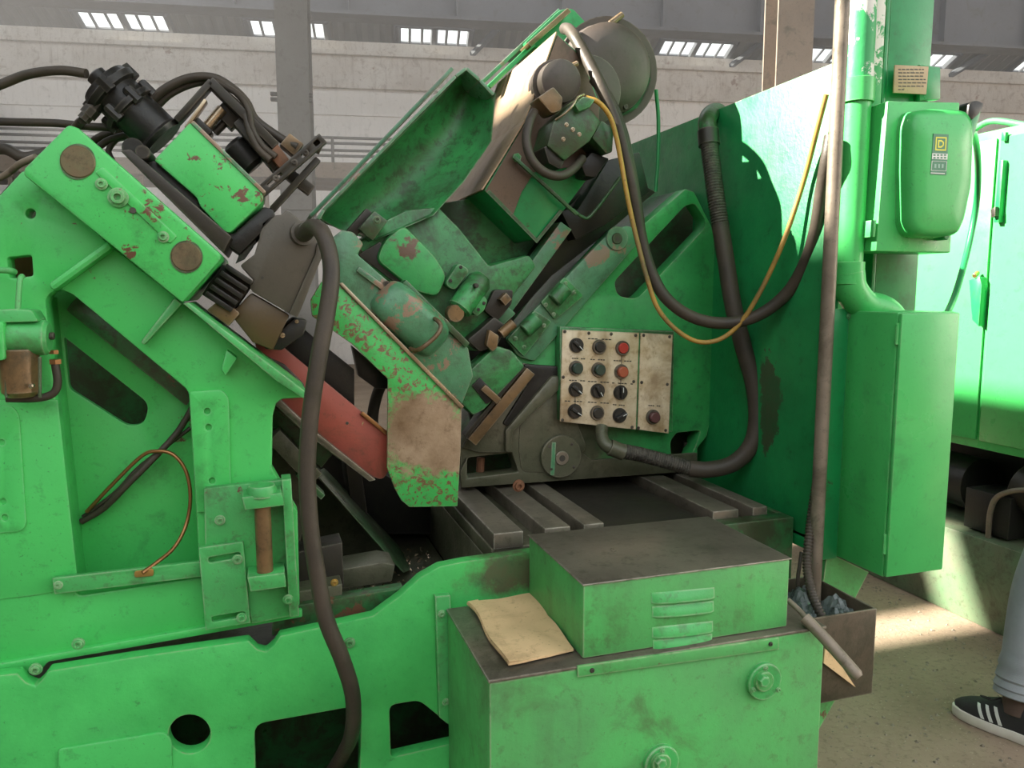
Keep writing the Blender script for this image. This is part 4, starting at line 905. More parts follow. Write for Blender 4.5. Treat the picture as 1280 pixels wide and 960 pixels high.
for (x, y) in ((708, 156), (716, 162), (704, 174), (724, 168)): bolt(vb_, x, y, 1.90, 0.004, BRIGHT)
plate('pipe_block', [(726, 205), (740, 190), (762, 198), (745, 222), (732, 220)], 1.95, 2.018, BLACK, vb_, 0, 0.004)
hose([(668, 140, 1.93), (662, 152, 1.91), (658, 175, 1.90), (664, 198, 1.89), (680, 215, 1.885), (700, 220, 1.89), (716, 212, 1.91), (728, 198, 1.94)], 0.012, 'short black hose looping under the valve block', n=12)
hose([(694, 150, 1.90), (706, 142, 1.885), (716, 132, 1.88), (722, 122, 1.89), (730, 118, 1.90)], 0.003, 'thin bright wire arching over the valve block', BRIGHT, 'wire', 'wire')

# ================================================================ right upright casting
cs = thing('main_casting', 'green main casting with slanted slot and oily brown base on the table', 'machine casting', V(740, 600, 2.1))
CY = 2.09
cast = [(857, 236), (868, 240), (893, 290), (893, 500), (884, 545), (872, 560), (872, 588), (577, 609), (575, 560), (600, 520), (640, 445), (690, 372), (768, 286), (800, 284)]
slot = rnd([(856, 258), (868, 254), (882, 275), (880, 286), (796, 374), (772, 370), (768, 352)], [4, 5, 6, 4, 8, 8, 6])
pk1 = rnd([(584, 572), (640, 566), (648, 590), (584, 598)], 5); pk2 = rnd([(838, 552), (846, 541), (876, 538), (870, 556), (862, 574), (840, 576)], 4)
CASTM = spread('casting_green_with_oily_foot', (((0.04, 0.36, 0.09), (0.03, 0.24, 0.065)), (0.025, 0.09, 0.035), 0.3, 0, None, 1), (((0.11, 0.105, 0.065), (0.055, 0.07, 0.033)), (0.03, 0.03, 0.016), 0.5, 0, None, 1), V(655, 560, CY), 0.23, 0.07, (0.75, 1, 1.25), 0.07, 6.0)
plate('front_wall', cast, CY, CY + 0.06, CASTM, cs, 0, 0.006, [slot, pk1, pk2])
plate('rear_wall', cast, CY + 0.13, CY + 0.45, GREEND, cs, 0, 0.006)  # dark green puts the shade inside the slot into the colour
# oily lower apron
plate('apron', [(640, 452), (662, 455), (700, 480), (720, 560), (740, 575), (872, 566), (872, 589), (577, 610), (575, 590), (584, 572), (584, 598), (648, 590), (640, 566), (600, 566), (578, 560), (600, 520)], CY - 0.012, CY + 0.002, OILY, cs, 0, 0.004)
bm = None
plate('oily_face', [(655, 462), (705, 490), (735, 560), (700, 592), (652, 590), (648, 560)], CY - 0.016, CY, OILY, cs, 8, 0.006)
plate('rib', [(700, 470), (708, 480), (642, 540), (640, 566), (632, 566), (632, 538), (690, 470)], CY - 0.03, CY, OILY, cs, 0, 0.008)
plate('rib', [(655, 455), (700, 458), (702, 470), (640, 536), (628, 530), (660, 480)], CY - 0.02, CY, BLACK, cs, 4, 0.006)
rod('hold_down_stud', V(600, 590, CY + 0.06), V(601, 572, CY + 0.06), 0.012, RUSTY, cs, 10)
rod('hold_down_stud', V(858, 565, CY + 0.06), V(858, 552, CY + 0.06), 0.012, STEEL, cs, 10)
# raised slide plate with brackets
plate('slide_plate', rnd([(762, 290), (786, 280), (800, 292), (796, 306), (668, 452), (648, 446), (632, 424), (690, 365)], [10, 10, 8, 4, 4, 6, 4, 4]), CY - 0.018, CY, GREENP, cs, 0, 0.005)
disc('boss_ring', (772, 298), 15, CY - 0.023, CY - 0.016, GREENP, cs, 28); disc('boss', (772, 298), 7, CY - 0.028, CY - 0.02, GREEND, cs, 20); disc('bore', (772, 298), 3, CY - 0.0285, CY - 0.02, INK, cs, 12, 0.0003)
def bracket(pl, c0, c1, scr):
    b_ = plate('guide_bracket', pl, CY - 0.03, CY - 0.016, GREENW, cs, 3, 0.002)
    lathe('bracket_roller', V(c0[0], c0[1], CY - 0.038), V(c1[0], c1[1], CY - 0.038) - V(c0[0], c0[1], CY - 0.038), [(0, .020), (.003, .023), (.05, .023), (.053, .020), (.053, 0)], GREENW, b_, 20)
    for (x, y) in scr: bolt(b_, x, y, CY - 0.03, 0.0045, GREENW, 'screw')
bracket([(676, 378), (706, 346), (730, 370), (694, 400)], (692, 376), (706, 361), ((707, 354), (682, 381), (718, 365), (692, 393)))
bracket([(634, 424), (668, 388), (690, 402), (655, 446)], (655, 414), (668, 402), ((669, 396), (644, 423), (680, 407), (655, 434)))
# clamp block and bar at the lower left
cb = plate('clamp_casting', [(566, 487), (578, 472), (620, 432), (640, 438), (657, 458), (606, 512), (592, 520), (572, 500)], CY - 0.09, CY - 0.016, GREENW, cs, 4, 0.010)
plate('clamp_pocket_shade', [(590, 482), (600, 472), (618, 490), (622, 498), (608, 505)], CY - 0.095, CY - 0.088, BLACK, cb, 0, 0.001)  # flat black plate stands for the pocket's shade
bar('clamp_key', (604, 484), (624, 502), 9, CY - 0.105, CY - 0.085, BROWN, cb)
bar('wedge_bar', (590, 553), (664, 464), 13, CY - 0.06, CY - 0.03, BROWN, cs)
bar('wedge_bar', (582, 546), (655, 458), 5, CY - 0.07, CY - 0.03, STEEL, cs)
# round flange
fc = disc('bearing_flange', (702, 571), 27, CY - 0.03, CY - 0.012, OILY, cs, 36)
disc('flange_ring', (703, 573), 9, CY - 0.034, CY - 0.03, TABLE, fc, 24); disc('flange_bore', (703, 573), 4, CY - 0.0345, CY - 0.03, INK, fc, 14, 0.0003)
plate('paint_mark', [(690, 553), (695, 553), (693, 594), (688, 594)], CY - 0.0312, CY - 0.0295, GREENP, fc, 0, 0)
for k in range(4):
    a = R(40 + 90 * k); bolt(fc, 702 + 20 * math.cos(a), 571 + 20 * math.sin(a), CY - 0.03, 0.0035, STEEL, 'screw')

# ================================================================ control panel
pn = thing('control_panel', 'stained cream push button panel in a green box on the casting', 'control panel', V(770, 541, 2.03))
PYf = 2.045
plate('panel_box', [(700, 408), (843, 414), (841, 540), (700, 526)], PYf + 0.004, CY + 0.001, GREENW, pn, 0, 0.003)
ma = plate('button_plate', [(703, 412), (799, 416), (795, 537), (700, 527)], PYf, PYf + 0.004, CREAM, pn, 0, 0.001)
mb_ = plate('blank_plate', [(801, 416), (841, 418.5), (836, 542), (797, 537)], PYf, PYf + 0.004, CREAM, pn, 0, 0.001)
def screw(pl, x, y): bolt(pl, x, y, PYf - 0.0002, 0.0034, STEEL, 'screw')
for (x, y) in ((706, 414.5), (736, 416.5), (764, 417.5), (794.5, 419), (704, 471.5), (792, 477), (790, 534), (703, 525)): screw(ma, x, y)
for (x, y) in ((804.5, 419), (837, 421), (802, 478), (834, 480.5), (798, 535), (832, 538)): screw(mb_, x, y)
def operator(parent, x, y, kind, rot=0.0):
    p = V(x, y, PYf); s = mpp(p); R0 = 9.3 * s
    mcap = {'k': BUTTON_K, 'g': BUTTON_G, 'r': BUTTON_R, 'o': BUTTON_O, 'p': BUTTON_P, 's': BUTTON_K}[kind]
    nm = 'selector_switch' if kind == 's' else 'push_button'
    b0 = lathe(nm, p, (0, -1, 0), [(0, R0), (.006, R0), (.009, R0 * .93), (.009, R0 * .76), (.006, R0 * .74), (.006, 0)], BEZEL if kind != 's' else BUTTON_K, parent, 28)
    if kind == 's':
        a = Vector((math.cos(rot), 0, math.sin(rot))); q = Vector((-a.z, 0, a.x))
        lathe('knob', p + Vector((0, -.006, 0)), (0, -1, 0), [(0, R0 * .86), (.006, R0 * .84), (.006, 0)], BUTTON_K, b0, 24)
        o = [p + Vector((0, -.011, 0)) + a * (R0 * .8 * i) + q * (R0 * .22 * j) for i, j in ((-1, -1), (1, -1), (1, 1), (-1, 1))]
        fin('knob_lever', extr_bm(o, Vector((0, -0.012, 0))), BUTTON_K, b0, 0.002)
        o = [p + Vector((0, -.0231, 0)) + a * (R0 * i) + q * (R0 * .05 * j) for i, j in ((0.1, -1), (.75, -1), (.75, 1), (.1, 1))]
        fin('pointer_line', extr_bm(o, Vector((0, -0.0004, 0))), WHITEP, b0)
    else:
        ext = 0.006 if kind in 'kr' else 0.015
        lathe('button_cap', p + Vector((0, -.005, 0)), (0, -1, 0), [(0, R0 * .72), (ext, R0 * .72), (ext + .002, R0 * .62), (ext + .002, 0)], mcap, b0, 24)
xs = [[(720, 431.5), (748.5, 433.5), (777.5, 435)], [(719.5, 460), (747.5, 462), (776, 464.5)], [(719, 486.5), (746.5, 488.5), (775, 490.5)], [(718, 514), (746, 516), (774, 519)]]
kinds = ['skr', 'ggo', 'sss', 'sks']; rots = {(0, 0): R(-45), (2, 0): R(-40), (2, 1): R(-60), (2, 2): R(90), (3, 0): R(-35), (3, 2): R(25)}
for i, row in enumerate(xs):
    for j, (x, y) in enumerate(row): operator(ma, x, y, kinds[i][j], rots.get((i, j), 0))
operator(mb_, 815.5, 521, 'p')
for (x0, y0, x1, y1) in ((735, 422.5, 765, 424), (712, 447, 732, 448), (738, 448.5, 760, 449.5), (767, 450, 790, 451), (708, 474.5, 732, 475.5), (735, 476, 762, 477.5), (765, 478, 792, 479.5), (706, 500.5, 732, 501.5), (735, 502, 762, 503.5), (766, 505, 784, 506.5), (808, 506, 826, 507)):
    for k in range(7):
        if (k * 7 + int(x0)) % 4 == 0: continue
        xa = x0 + (x1 - x0) * k / 7; xb = xa + (x1 - x0) / 9; ya = y0 + (y1 - y0) * k / 7
        plate('lettering', [(xa, ya), (xb, ya + .1), (xb, ya + 1.5), (xa, ya + 1.4)], PYf - 0.0004, PYf + 0.0002, INK, ma if x0 < 800 else mb_, 0, 0)
for (x, y0, y1) in ((719, 494, 505), (777, 445, 455), (776, 472, 481)):
    plate('printed_line', [(x - .4, y0), (x + .4, y0), (x + .3, y1), (x - .5, y1)], PYf - 0.0004, PYf + 0.0002, INK, ma, 0, 0)

# ================================================================ hoses and cables on the right
bc = thing('braided_conduit', 'thick braided black conduit bending up from the control panel to the splash guard', 'conduit', V(840, 590, 2.0))
tube('conduit_elbow', [(752, 534, 2.04), (752, 546, 2.02), (757, 556, 2.0), (768, 562, 1.985)], 0.019, OILY, bc, 7, 14)
rod('ferrule', V(762, 559, 1.99), V(780, 566, 1.98), 0.024, OILY, bc, 16)
ribbed('braid', [(772, 563, 1.985), (800, 568, 1.97), (830, 576, 1.95), (865, 586, 1.93)], 0.0215, 0.0012, 0.007, BRAID, bc)
tube('sleeve', [(862, 585.5, 1.932), (885, 587, 1.91), (915, 580, 1.88), (938, 558, 1.86), (946, 525, 1.86), (942, 480, 1.87), (928, 430, 1.89), (916, 380, 1.91), (908, 330, 1.93), (900, 280, 1.95)], 0.0245, RUBBER, bc, 8, 16)
ribbed('braid', [(901, 285, 1.949), (894, 240, 1.97), (889, 200, 2.0), (885, 170, 2.03)], 0.0245, 0.0014, 0.008, BRAID, bc)
rod('collar', V(886.5, 182, 2.02), V(885, 163, 2.03), 0.031, STEEL, bc, 18)
tube('upper_elbow', [(885, 166, 2.03), (884, 152, 2.05), (888, 143, 2.10), (896, 140, 2.16), (902, 146, 2.2), (904, 155, 2.24)], 0.027, GREEND, bc, 7, 16)
hose([(706, 36, 2.16), (712, 38, 2.10), (722, 52, 2.03), (738, 82, 1.98), (752, 110, 1.94), (770, 150, 1.92), (782, 195, 1.91), (792, 240, 1.90), (800, 290, 1.90), (812, 335, 1.89), (832, 372, 1.87), (865, 396, 1.85), (905, 404, 1.82), (948, 394, 1.77), (985, 365, 1.72), (1008, 325, 1.67), (1020, 285, 1.63), (1027, 240, 1.60), (1034, 200, 1.572), (1039, 170, 1.57)], 0.0165, 'thick black hose swooping from the big motor down past the panel to the guard', n=14)
hose([(742, 98, 1.97), (762, 125, 1.94), (778, 165, 1.925), (788, 210, 1.915), (796, 255, 1.91), (802, 300, 1.905)], 0.015, 'thick black hose running beside the swooping one from the motor', n=12)
hose([(732, 122, 1.90), (748, 128, 1.89), (762, 145, 1.89), (770, 170, 1.89), (776, 200, 1.89), (784, 245, 1.885), (795, 295, 1.88), (808, 345, 1.87), (822, 385, 1.86), (845, 412, 1.85), (872, 427, 1.84), (900, 424, 1.82), (925, 404, 1.79), (950, 365, 1.75), (980, 300, 1.70), (1005, 225, 1.66), (1022, 160, 1.61), (1033, 118, 1.58)], 0.0065, 'thin yellow cable sagging from the valve block up to the guard edge', YELLOW, 'yellow_cable', 'cable', n=10)
hose([(820, 112, 2.2), (823, 150, 2.2), (822, 200, 2.2), (819, 240, 2.2)], 0.006, 'thin green pipe dropping behind the big motor', GREENS, 'thin_pipe', 'pipe')

# ================================================================ splash guard sheet, post, pipe, pole
SX = 1.335
sg = thing('splash_guard', 'tall flat green sheet steel splash guard at the end of the table', 'splash guard', (SX, 2.0, 0.5))
SHM = spread('sheet_green_with_worn_patch', (((0.014, 0.27, 0.075), (0.01, 0.18, 0.052)), (0.012, 0.10, 0.03), 0.1, 0, None, 1), (((0.05, 0.075, 0.035), (0.03, 0.09, 0.035)), (0.02, 0.10, 0.035), 0.5, 0, None, 1), VX(962, 505, SX), 0.05, 0.004, (1, 1.3, 0.42), 0.05, 16.0)
box('guard_sheet', SX, SX + 0.006, 1.60, 2.75, 0.86, 2.05, SHM, sg, 0.001)
box('edge_angle', SX - 0.004, SX + 0.03, 1.575, 1.60, 0.86, 2.05, GREENS, sg, 0.002)
box('bottom_angle', SX, SX + 0.04, 1.60, 2.75, 0.83, 0.87, GREENS, sg, 0.002)
for (y, z) in ((1.70, 0.97), (1.70, 1.9)): pass
p = V(1007, 0, 1.58)
post = thing('green_post', 'flat green steel post rising behind the switch box', 'post', V(1128, 400, 1.60))
a = V(1103, 200, 1.62); b = V(1156, 200, 1.62)
box('post_plate', a.x, b.x, 1.62, 1.66, 0.9, 3.3, GREENS, post, 0.003)
box('post_side', a.x - 0.012, a.x, 1.62, 1.72, 0.9, 3.3, GREENS, post, 0.003)
c1 = V(1157, 60, 1.62); c0 = V(1142, 126, 1.62)
plate('post_lug', [(1150, 80), (1176, 84), (1176, 124), (1150, 126)], 1.60, 1.62, GREENS, post, 0, 0.003)
gsp = quad('bed_gusset', [V(1034, 690, 1.58), V(1086, 715, 1.58), V(1036, 812, 1.58), V(1020, 800, 1.58)], (0, 0.02, 0), GREENT); tag(gsp, 'grimy green triangular gusset plate under the splash guard', 'gusset')
np_ = thing('name_plate', 'tan engraved instruction plate above the switch box', 'sign plate', V(1139, 118, 1.60))
plate('plate', [(1119, 81), (1161, 83), (1158, 118), (1117, 116)], 1.595, 1.599, TIN, np_, 0, 0.0008)
for k in range(7):
    y = 86 + k * 4.2; x1 = 1155 if k < 6 else 1130
    x = 1123
    while x < x1:
        w = random.uniform(2.5, 5.5); plate('lettering', [(x, y), (x + w, y + .15), (x + w, y + 1.5), (x, y + 1.35)], 1.5945, 1.5952, INK, np_, 0, 0); x += w + 1.2
pp = thing('green_pipe', 'thick green painted pipe with peeling top and elbow beside the switch box', 'pipe', V(1065, 340, 1.56))
PYp = 1.56
def vert(px, y0, y1, Y):
    pm = V(px, (y0 + y1) / 2, Y); return Vector((pm.x, Y, V(px, y1, Y).z)), Vector((pm.x, Y, V(px, y0, Y).z))
a, b = vert(1066, 118, 330, PYp); rod('pipe_run', a, b, 0.033, GREENB, pp, 24)
top = Vector((a.x, PYp, b.z)); rod('pipe_peeled', top, top + Vector((0, 0, 0.9)), 0.034, PEEL, pp, 24)
rod('coupling', top - Vector((0, 0, 0.02)), top + Vector((0, 0, 0.035)), 0.039, GREENB, pp, 24)
rod('coupling', a - Vector((0, 0, 0.05)), a + Vector((0, 0, 0.005)), 0.038, GREENB, pp, 24)
tube('elbow', [a - Vector((0, 0, .02)), a + Vector((.01, 0, -.06)), a + Vector((.05, 0, -.10)), a + Vector((.11, .0, -.115)), a + Vector((.15, 0, -.15)), a + Vector((.165, 0, -.21))], 0.039, GREENB, pp, 6, 20)
pl2 = thing('peeling_post', 'narrow dark green angle post next to the peeling pipe', 'post', V(1095, 150, 1.6))
box('angle', V(1088, 100, 1.6).x, V(1103, 100, 1.6).x, 1.60, 1.64, 1.9, 3.2, PEEL, pl2, 0.003)
po = thing('conduit_pole', 'slim dusty vertical conduit pole in front of the splash guard', 'conduit', V(1020, 770, 1.5))
pt = V(1045, 0, 1.52); pbm = V(1024, 690, 1.52)
xx = (pt.x + pbm.x) / 2
rod('pole', Vector((xx + 0.004, 1.52, 0.42)), Vector((xx + 0.004, 1.52, 3.2)), 0.0165, PIPEW, po, 16)
rf = ribbed('flexible_conduit', [(1034, 520, 1.58), (1024, 585, 1.57), (1015, 640, 1.54), (1009, 700, 1.50), (1013, 735, 1.46), (1022, 760, 1.42), (1030, 775, 1.40)], 0.0105, 0.0012, 0.008, RUBBER); tag(rf, 'corrugated black conduit hanging beside the pole foot', 'conduit')
hose([(1002, 690, 1.58), (997, 730, 1.56), (999, 770, 1.55)], 0.005, 'thin black cable behind the corrugated conduit')
# ---------------- electrical cabinet below the switch box
cbn = thing('electrical_cabinet', 'narrow tall green electrical cabinet hung on the guard edge', 'cabinet', (1.48, 1.48, 0.8))
KX0, KX1, KY0, KY1, KZ0, KZ1 = 1.392, 1.566, 1.40, 1.572, 0.822, 1.455
box('cabinet_body', KX0, KX1, KY0 + 0.012, KY1, KZ0, KZ1, GREENB, cbn, 0.004)
box('door', KX0 + 0.001, KX1 - 0.001, KY0, KY0 + 0.011, KZ0 + 0.003, KZ1 - 0.002, GREENB, cbn, 0.004)
for z in (0.88, 1.38): rod('hinge', Vector((KX0 - .001, KY0 + .01, z)), Vector((KX0 - .001, KY0 + .01, z + 0.05)), 0.004, GREENB, cbn, 10)
box('mount_flange', KX0 - 0.05, KX0, KY1 - 0.006, KY1, KZ0 - 0.005, KZ1 + 0.005, GREENS, cbn, 0.001)
for (x, y) in ((1061, 395), (1053, 640)): bolt(cbn, x, y, KY1 - 0.007, 0.005, GREENS)
# ---------------- safety switch box
sw_ = thing('safety_switch', 'green pressed steel safety switch box with side lever on the post', 'switch box', V(1145, 315, 1.56))
WY0 = 1.50
plate('switch_body', [(1110, 126), (1200, 128), (1188, 316), (1095, 314)], WY0, 1.60, GREENB, sw_, 2, 0.004)
# bulged cover
bm = bmesh.new(); ringpx = [(1126, 142), (1146, 139), (1190, 140), (1198, 152), (1199, 185), (1197, 235), (1188, 278), (1180, 296), (1160, 299), (1135, 298), (1124, 294), (1119, 280), (1119, 215), (1121, 160)]
ringpx = rnd(ringpx, 5, 2); cx = sum(p[0] for p in ringpx) / len(ringpx); cy = sum(p[1] for p in ringpx) / len(ringpx); rows = []
for (k, d) in ((1.0, 0.0), (0.985, 0.03), (0.95, 0.042), (0.86, 0.049), (0.5, 0.052), (0.05, 0.052)):
    rows.append([bm.verts.new(V(cx + (x - cx) * k, cy + (y - cy) * k, WY0) + Vector((0, -d, 0))) for x, y in ringpx])
for a, b in zip(rows, rows[1:]):
    for i in range(len(a)): bm.faces.new((a[i], a[(i + 1) % len(a)], b[(i + 1) % len(a)], b[i]))
bm.faces.new(rows[0]); bm.faces.new(rows[-1])
cvr = fin('bulged_cover', bm, GREENB, sw_, 0, smooth=50)
LY = WY0 - 0.0525
def lab(pts, dy, m, nm): return plate(nm, pts, LY - dy, LY + 0.004, m, cvr, 0, 0)
lab([(1167, 167), (1186, 168), (1183, 219), (1163, 218)], 0.0004, mat('label_green', (0.06, 0.22, 0.12), 0.5, bump=0), 'label_plate')
def frame(pts, w, dy, m, nm):
    cx_ = sum(p[0] for p in pts) / len(pts); cy_ = sum(p[1] for p in pts) / len(pts)
    inner = [(cx_ + (x - cx_) * w, cy_ + (y - cy_) * w) for x, y in pts]
    return plate(nm, pts, LY - dy, LY + 0.002, m, cvr, 0, 0, [inner])
frame([(1170, 171), (1183.5, 171.5), (1182.5, 188.5), (1169, 188)], 0.80, 0.0010, YELP, 'logo_square')
D = [(1172.8, 175), (1177, 175), (1180, 177.5), (1179.7, 182), (1176.5, 184.7), (1172.3, 184.5)]
frame(D, 0.60, 0.0010, YELP, 'logo_letter_d')
lab([(1165.5, 191.5), (1184.8, 192.3), (1184.2, 199.5), (1165, 198.7)], 0.0010, WHITEP, 'label_band')
for k in range(4):
    for q in range(2):
        x = 1167 + k * 4.4; y = 192.8 + q * 3.4; lab([(x, y), (x + 2.6, y + .1), (x + 2.5, y + 2), (x - .1, y + 1.9)], 0.0014, MATS['label_green'], 'lettering')
frame([(1165, 201), (1184, 201.8), (1182.8, 214), (1163.8, 213.2)], 0.94, 0.0010, WHITEP, 'label_box')
for k in range(3): lab([(1168 + k * 4.5, 205), (1170.6 + k * 4.5, 205.1), (1170.4 + k * 4.5, 210), (1167.8 + k * 4.5, 209.9)], 0.001, mat('label_grey', (0.25, 0.42, 0.33), .5, bump=0), 'lettering')
lab([(1163.5, 215.5), (1181, 216.3), (1181, 217.5), (1163.4, 216.7)], 0.001, WHITEP, 'lettering')
disc('cover_screw', (1184, 295), 5, WY0 - 0.03, WY0, GREENS, sw_, 14)
plate('hinge_clip', [(1092.5, 275), (1095.5, 275), (1094, 296), (1091, 296)], WY0 - 0.004, WY0 + 0.05, GREENB, sw_, 0, 0.001)
lv = plate('lever_arm', rnd([(1203, 180), (1210, 150), (1216, 128), (1228, 130), (1226, 142), (1212, 190), (1208, 225), (1200, 224)], 4), 1.53, 1.548, GREENS, sw_, 0, 0.003)
plate('lever_grip', rnd([(1212, 128), (1222, 125), (1231, 129), (1226, 141), (1216, 150), (1210, 146)], 4), 1.52, 1.56, BLACK, lv, 0, 0.004)
hose([(1204, 205, 1.56), (1215, 165, 1.7), (1222, 195, 1.85), (1221, 250, 1.95), (1210, 310, 1.95), (1195, 365, 1.85), (1180, 400, 1.75)], 0.0095, 'green painted hose bowing out from the switch box to behind the cabinet', GREENS, 'green_hose')

# ================================================================ chip bin with pipe handle
cbx = thing('chip_bin', 'grimy brown open chip bin below the splash guard', 'bin', (1.27, 1.36, 0.5))
BX0, BX1, BY0, BY1, BZ0, BZ1 = 1.135, 1.345, 1.375, 1.60, 0.555, 0.765
m_ = mat('grimy_bin', (0.10, 0.075, 0.05), 0.55, metal=0.2, var=(0.05, 0.055, 0.03), vamt=0.8, dirt=0.35, edge=0.5, bump=0.25)
box('front_panel', BX0, BX1, BY0, BY0 + .005, BZ0, BZ1, m_, cbx, 0.001); box('back_panel', BX0, BX1, BY1 - .005, BY1, BZ0, BZ1, m_, cbx, 0.001)
box('side_panel', BX0, BX0 + .005, BY0 + .005, BY1 - .005, BZ0, BZ1, m_, cbx, 0.001); box('side_panel', BX1 - .005, BX1, BY0 + .005, BY1 - .005, BZ0, BZ1, m_, cbx, 0.001)
box('bottom_panel', BX0 + .005, BX1 - .005, BY0 + .005, BY1 - .005, BZ0, BZ0 + .006, m_, cbx, 0)
quad('support_leg', [(BX0 + .0, BY0 + .02, BZ0 - .001), (BX0 + .13, BY0 + .02, BZ0 - .001), (BX0 + .0, BY0 + .02, BZ0 - 0.2)], (0, 0.12, 0), GREENT, cbx)
random.seed(11)
bm = bmesh.new(); g_ = []
for j in range(25):
    g_.append([bm.verts.new((BX0 + .012 + (BX1 - BX0 - .024) * i / 24, BY0 + .012 + (BY1 - BY0 - .024) * j / 24, BZ1 - 0.045 + 0.03 * math.sin(i * .5) * math.sin(j * .37 + 1) + random.uniform(0, .022))) for i in range(25)])
for j in range(24):
    for i in range(24): bm.faces.new((g_[j][i], g_[j][i + 1], g_[j + 1][i + 1], g_[j + 1][i]))
r = bmesh.ops.extrude_face_region(bm, geom=bm.faces[:]); bmesh.ops.translate(bm, verts=[q for q in r['geom'] if isinstance(q, bmesh.types.BMVert)], vec=(0, 0, -0.05))
pf = fin('plastic_wrap', bm, FOIL, None, 0, smooth=10); tag(pf, 'crumpled translucent plastic wrap heaped in the chip bin', 'plastic wrap')
ph = thing('lever_handle', 'brown worn pipe lever sticking out from behind the tank', 'lever', V(1030, 800, 1.3))
tube('thin_rod', [(985, 750, 1.34), (1000, 764, 1.31), (1012, 778, 1.28)], 0.006, PIPEW, ph, 4, 10)
tube('pipe_grip', [(1006, 772, 1.29), (1030, 797, 1.25), (1055, 825, 1.21), (1074, 847, 1.18)], lambda t: 0.0125 if t < .97 else .009, PIPEW, ph, 6, 14)
cd_ = quad('cardboard_scrap', [V(1030, 810, 1.372), V(1046, 825, 1.372), V(1068, 858, 1.372), V(1028, 828, 1.372)], (0, -0.004, 0), PAPER); tag(cd_, 'scrap of tan cardboard leaning on the bin behind the pipe lever', 'cardboard')

# ================================================================ second machine on the right
m2 = thing('second_machine', 'bright green machine cabinet catching the sun across the aisle', 'machine', (3.4, 2.8, 0))
MX = 3.1
box('cabinet', MX, MX + 0.7, 1.6, 3.6, 0.79, 2.21, GREENB, m2, 0.006)
box('door', MX - 0.012, MX - 0.001, 1.75, 2.62, 0.83, 2.17, GREENB, m2, 0.003); box('door', MX - 0.012, MX - 0.001, 2.64, 3.5, 0.83, 2.17, GREENB, m2, 0.003)
def mxq(nm, pts, x0, x1, m, par, bev=0.002): return fin(nm, extr_bm([VX(x, y, x0) for x, y in pts], Vector((x1 - x0, 0, 0))), m, par, bev)
l1 = mxq('latch', [(1249, 200), (1254, 200), (1248, 278), (1242, 278)], MX - 0.04, MX - 0.012, GREENS, m2)
mxq('latch_knob', [(1238, 262), (1244, 258), (1244, 270), (1239, 272)], MX - 0.06, MX - 0.04, STEEL, l1)
mxq('latch', [(1252, 165), (1257, 165), (1256, 176), (1251, 176)], MX - 0.03, MX - 0.012, GREENS, m2)
l2 = mxq('latch', [(1211, 350), (1224, 346), (1227, 356), (1223, 408), (1215, 400)], MX - 0.05, MX - 0.012, GREENS, m2)
rod('latch_pin', VX(1218, 345, MX - .06), VX(1222, 341, MX - .03), 0.01, BRASS, l2, 8)
box('base', MX - 0.06, MX + 0.75, 1.2, 3.7, 0.0, 0.40, mat('grimy_green_base', (0.10, 0.17, 0.09), 0.6, var=(0.13, 0.12, 0.08), vamt=0.8, dirt=0.25, edge=0.4, bump=0.2), m2, 0.01)
box('recess_back', MX + 0.35, MX + 0.7, 1.3, 3.65, 0.40, 0.79, BLACK, m2, 0.004)
box('recess_post', MX + 0.05, MX + 0.12, 3.45, 3.55, 0.40, 0.79, GREEND, m2, 0.003)
lathe('pump_motor', (MX + 0.2, 2.75, 0.57), (0, 1, 0), [(0, .09), (.02, .13), (.34, .13), (.38, .1), (.38, 0)], BLACK, m2, 24)
lathe('pump_motor', (MX + 0.12, 2.28, 0.60), (0.1, 1, 0.2), [(0, .06), (.015, .11), (.20, .12), (.24, .07), (.24, 0)], STEEL, m2, 24)
box('pump_block', MX + 0.0, MX + 0.2, 2.45, 2.68, 0.41, 0.6, BLACK, m2, 0.008)
tube('bent_pipe', [VX(1235, 672, MX - .02), VX(1238, 640, MX - .02), VX(1246, 622, MX - .02), VX(1265, 614, MX - .02), VX(1290, 612, MX)], 0.012, PIPEW, m2)
tube('bent_pipe', [VX(1226, 694, MX - .05), VX(1250, 697, MX - .05), VX(1285, 700, MX - .05)], 0.01, PIPEW, m2)
hose([VX(1212, 168, MX + .1), VX(1225, 157, MX + .1), VX(1245, 151, MX + .1), VX(1290, 158, MX + .1)], 0.014, 'pale hose lying in an arc on top of the second machine', GREENP, 'pale_hose')

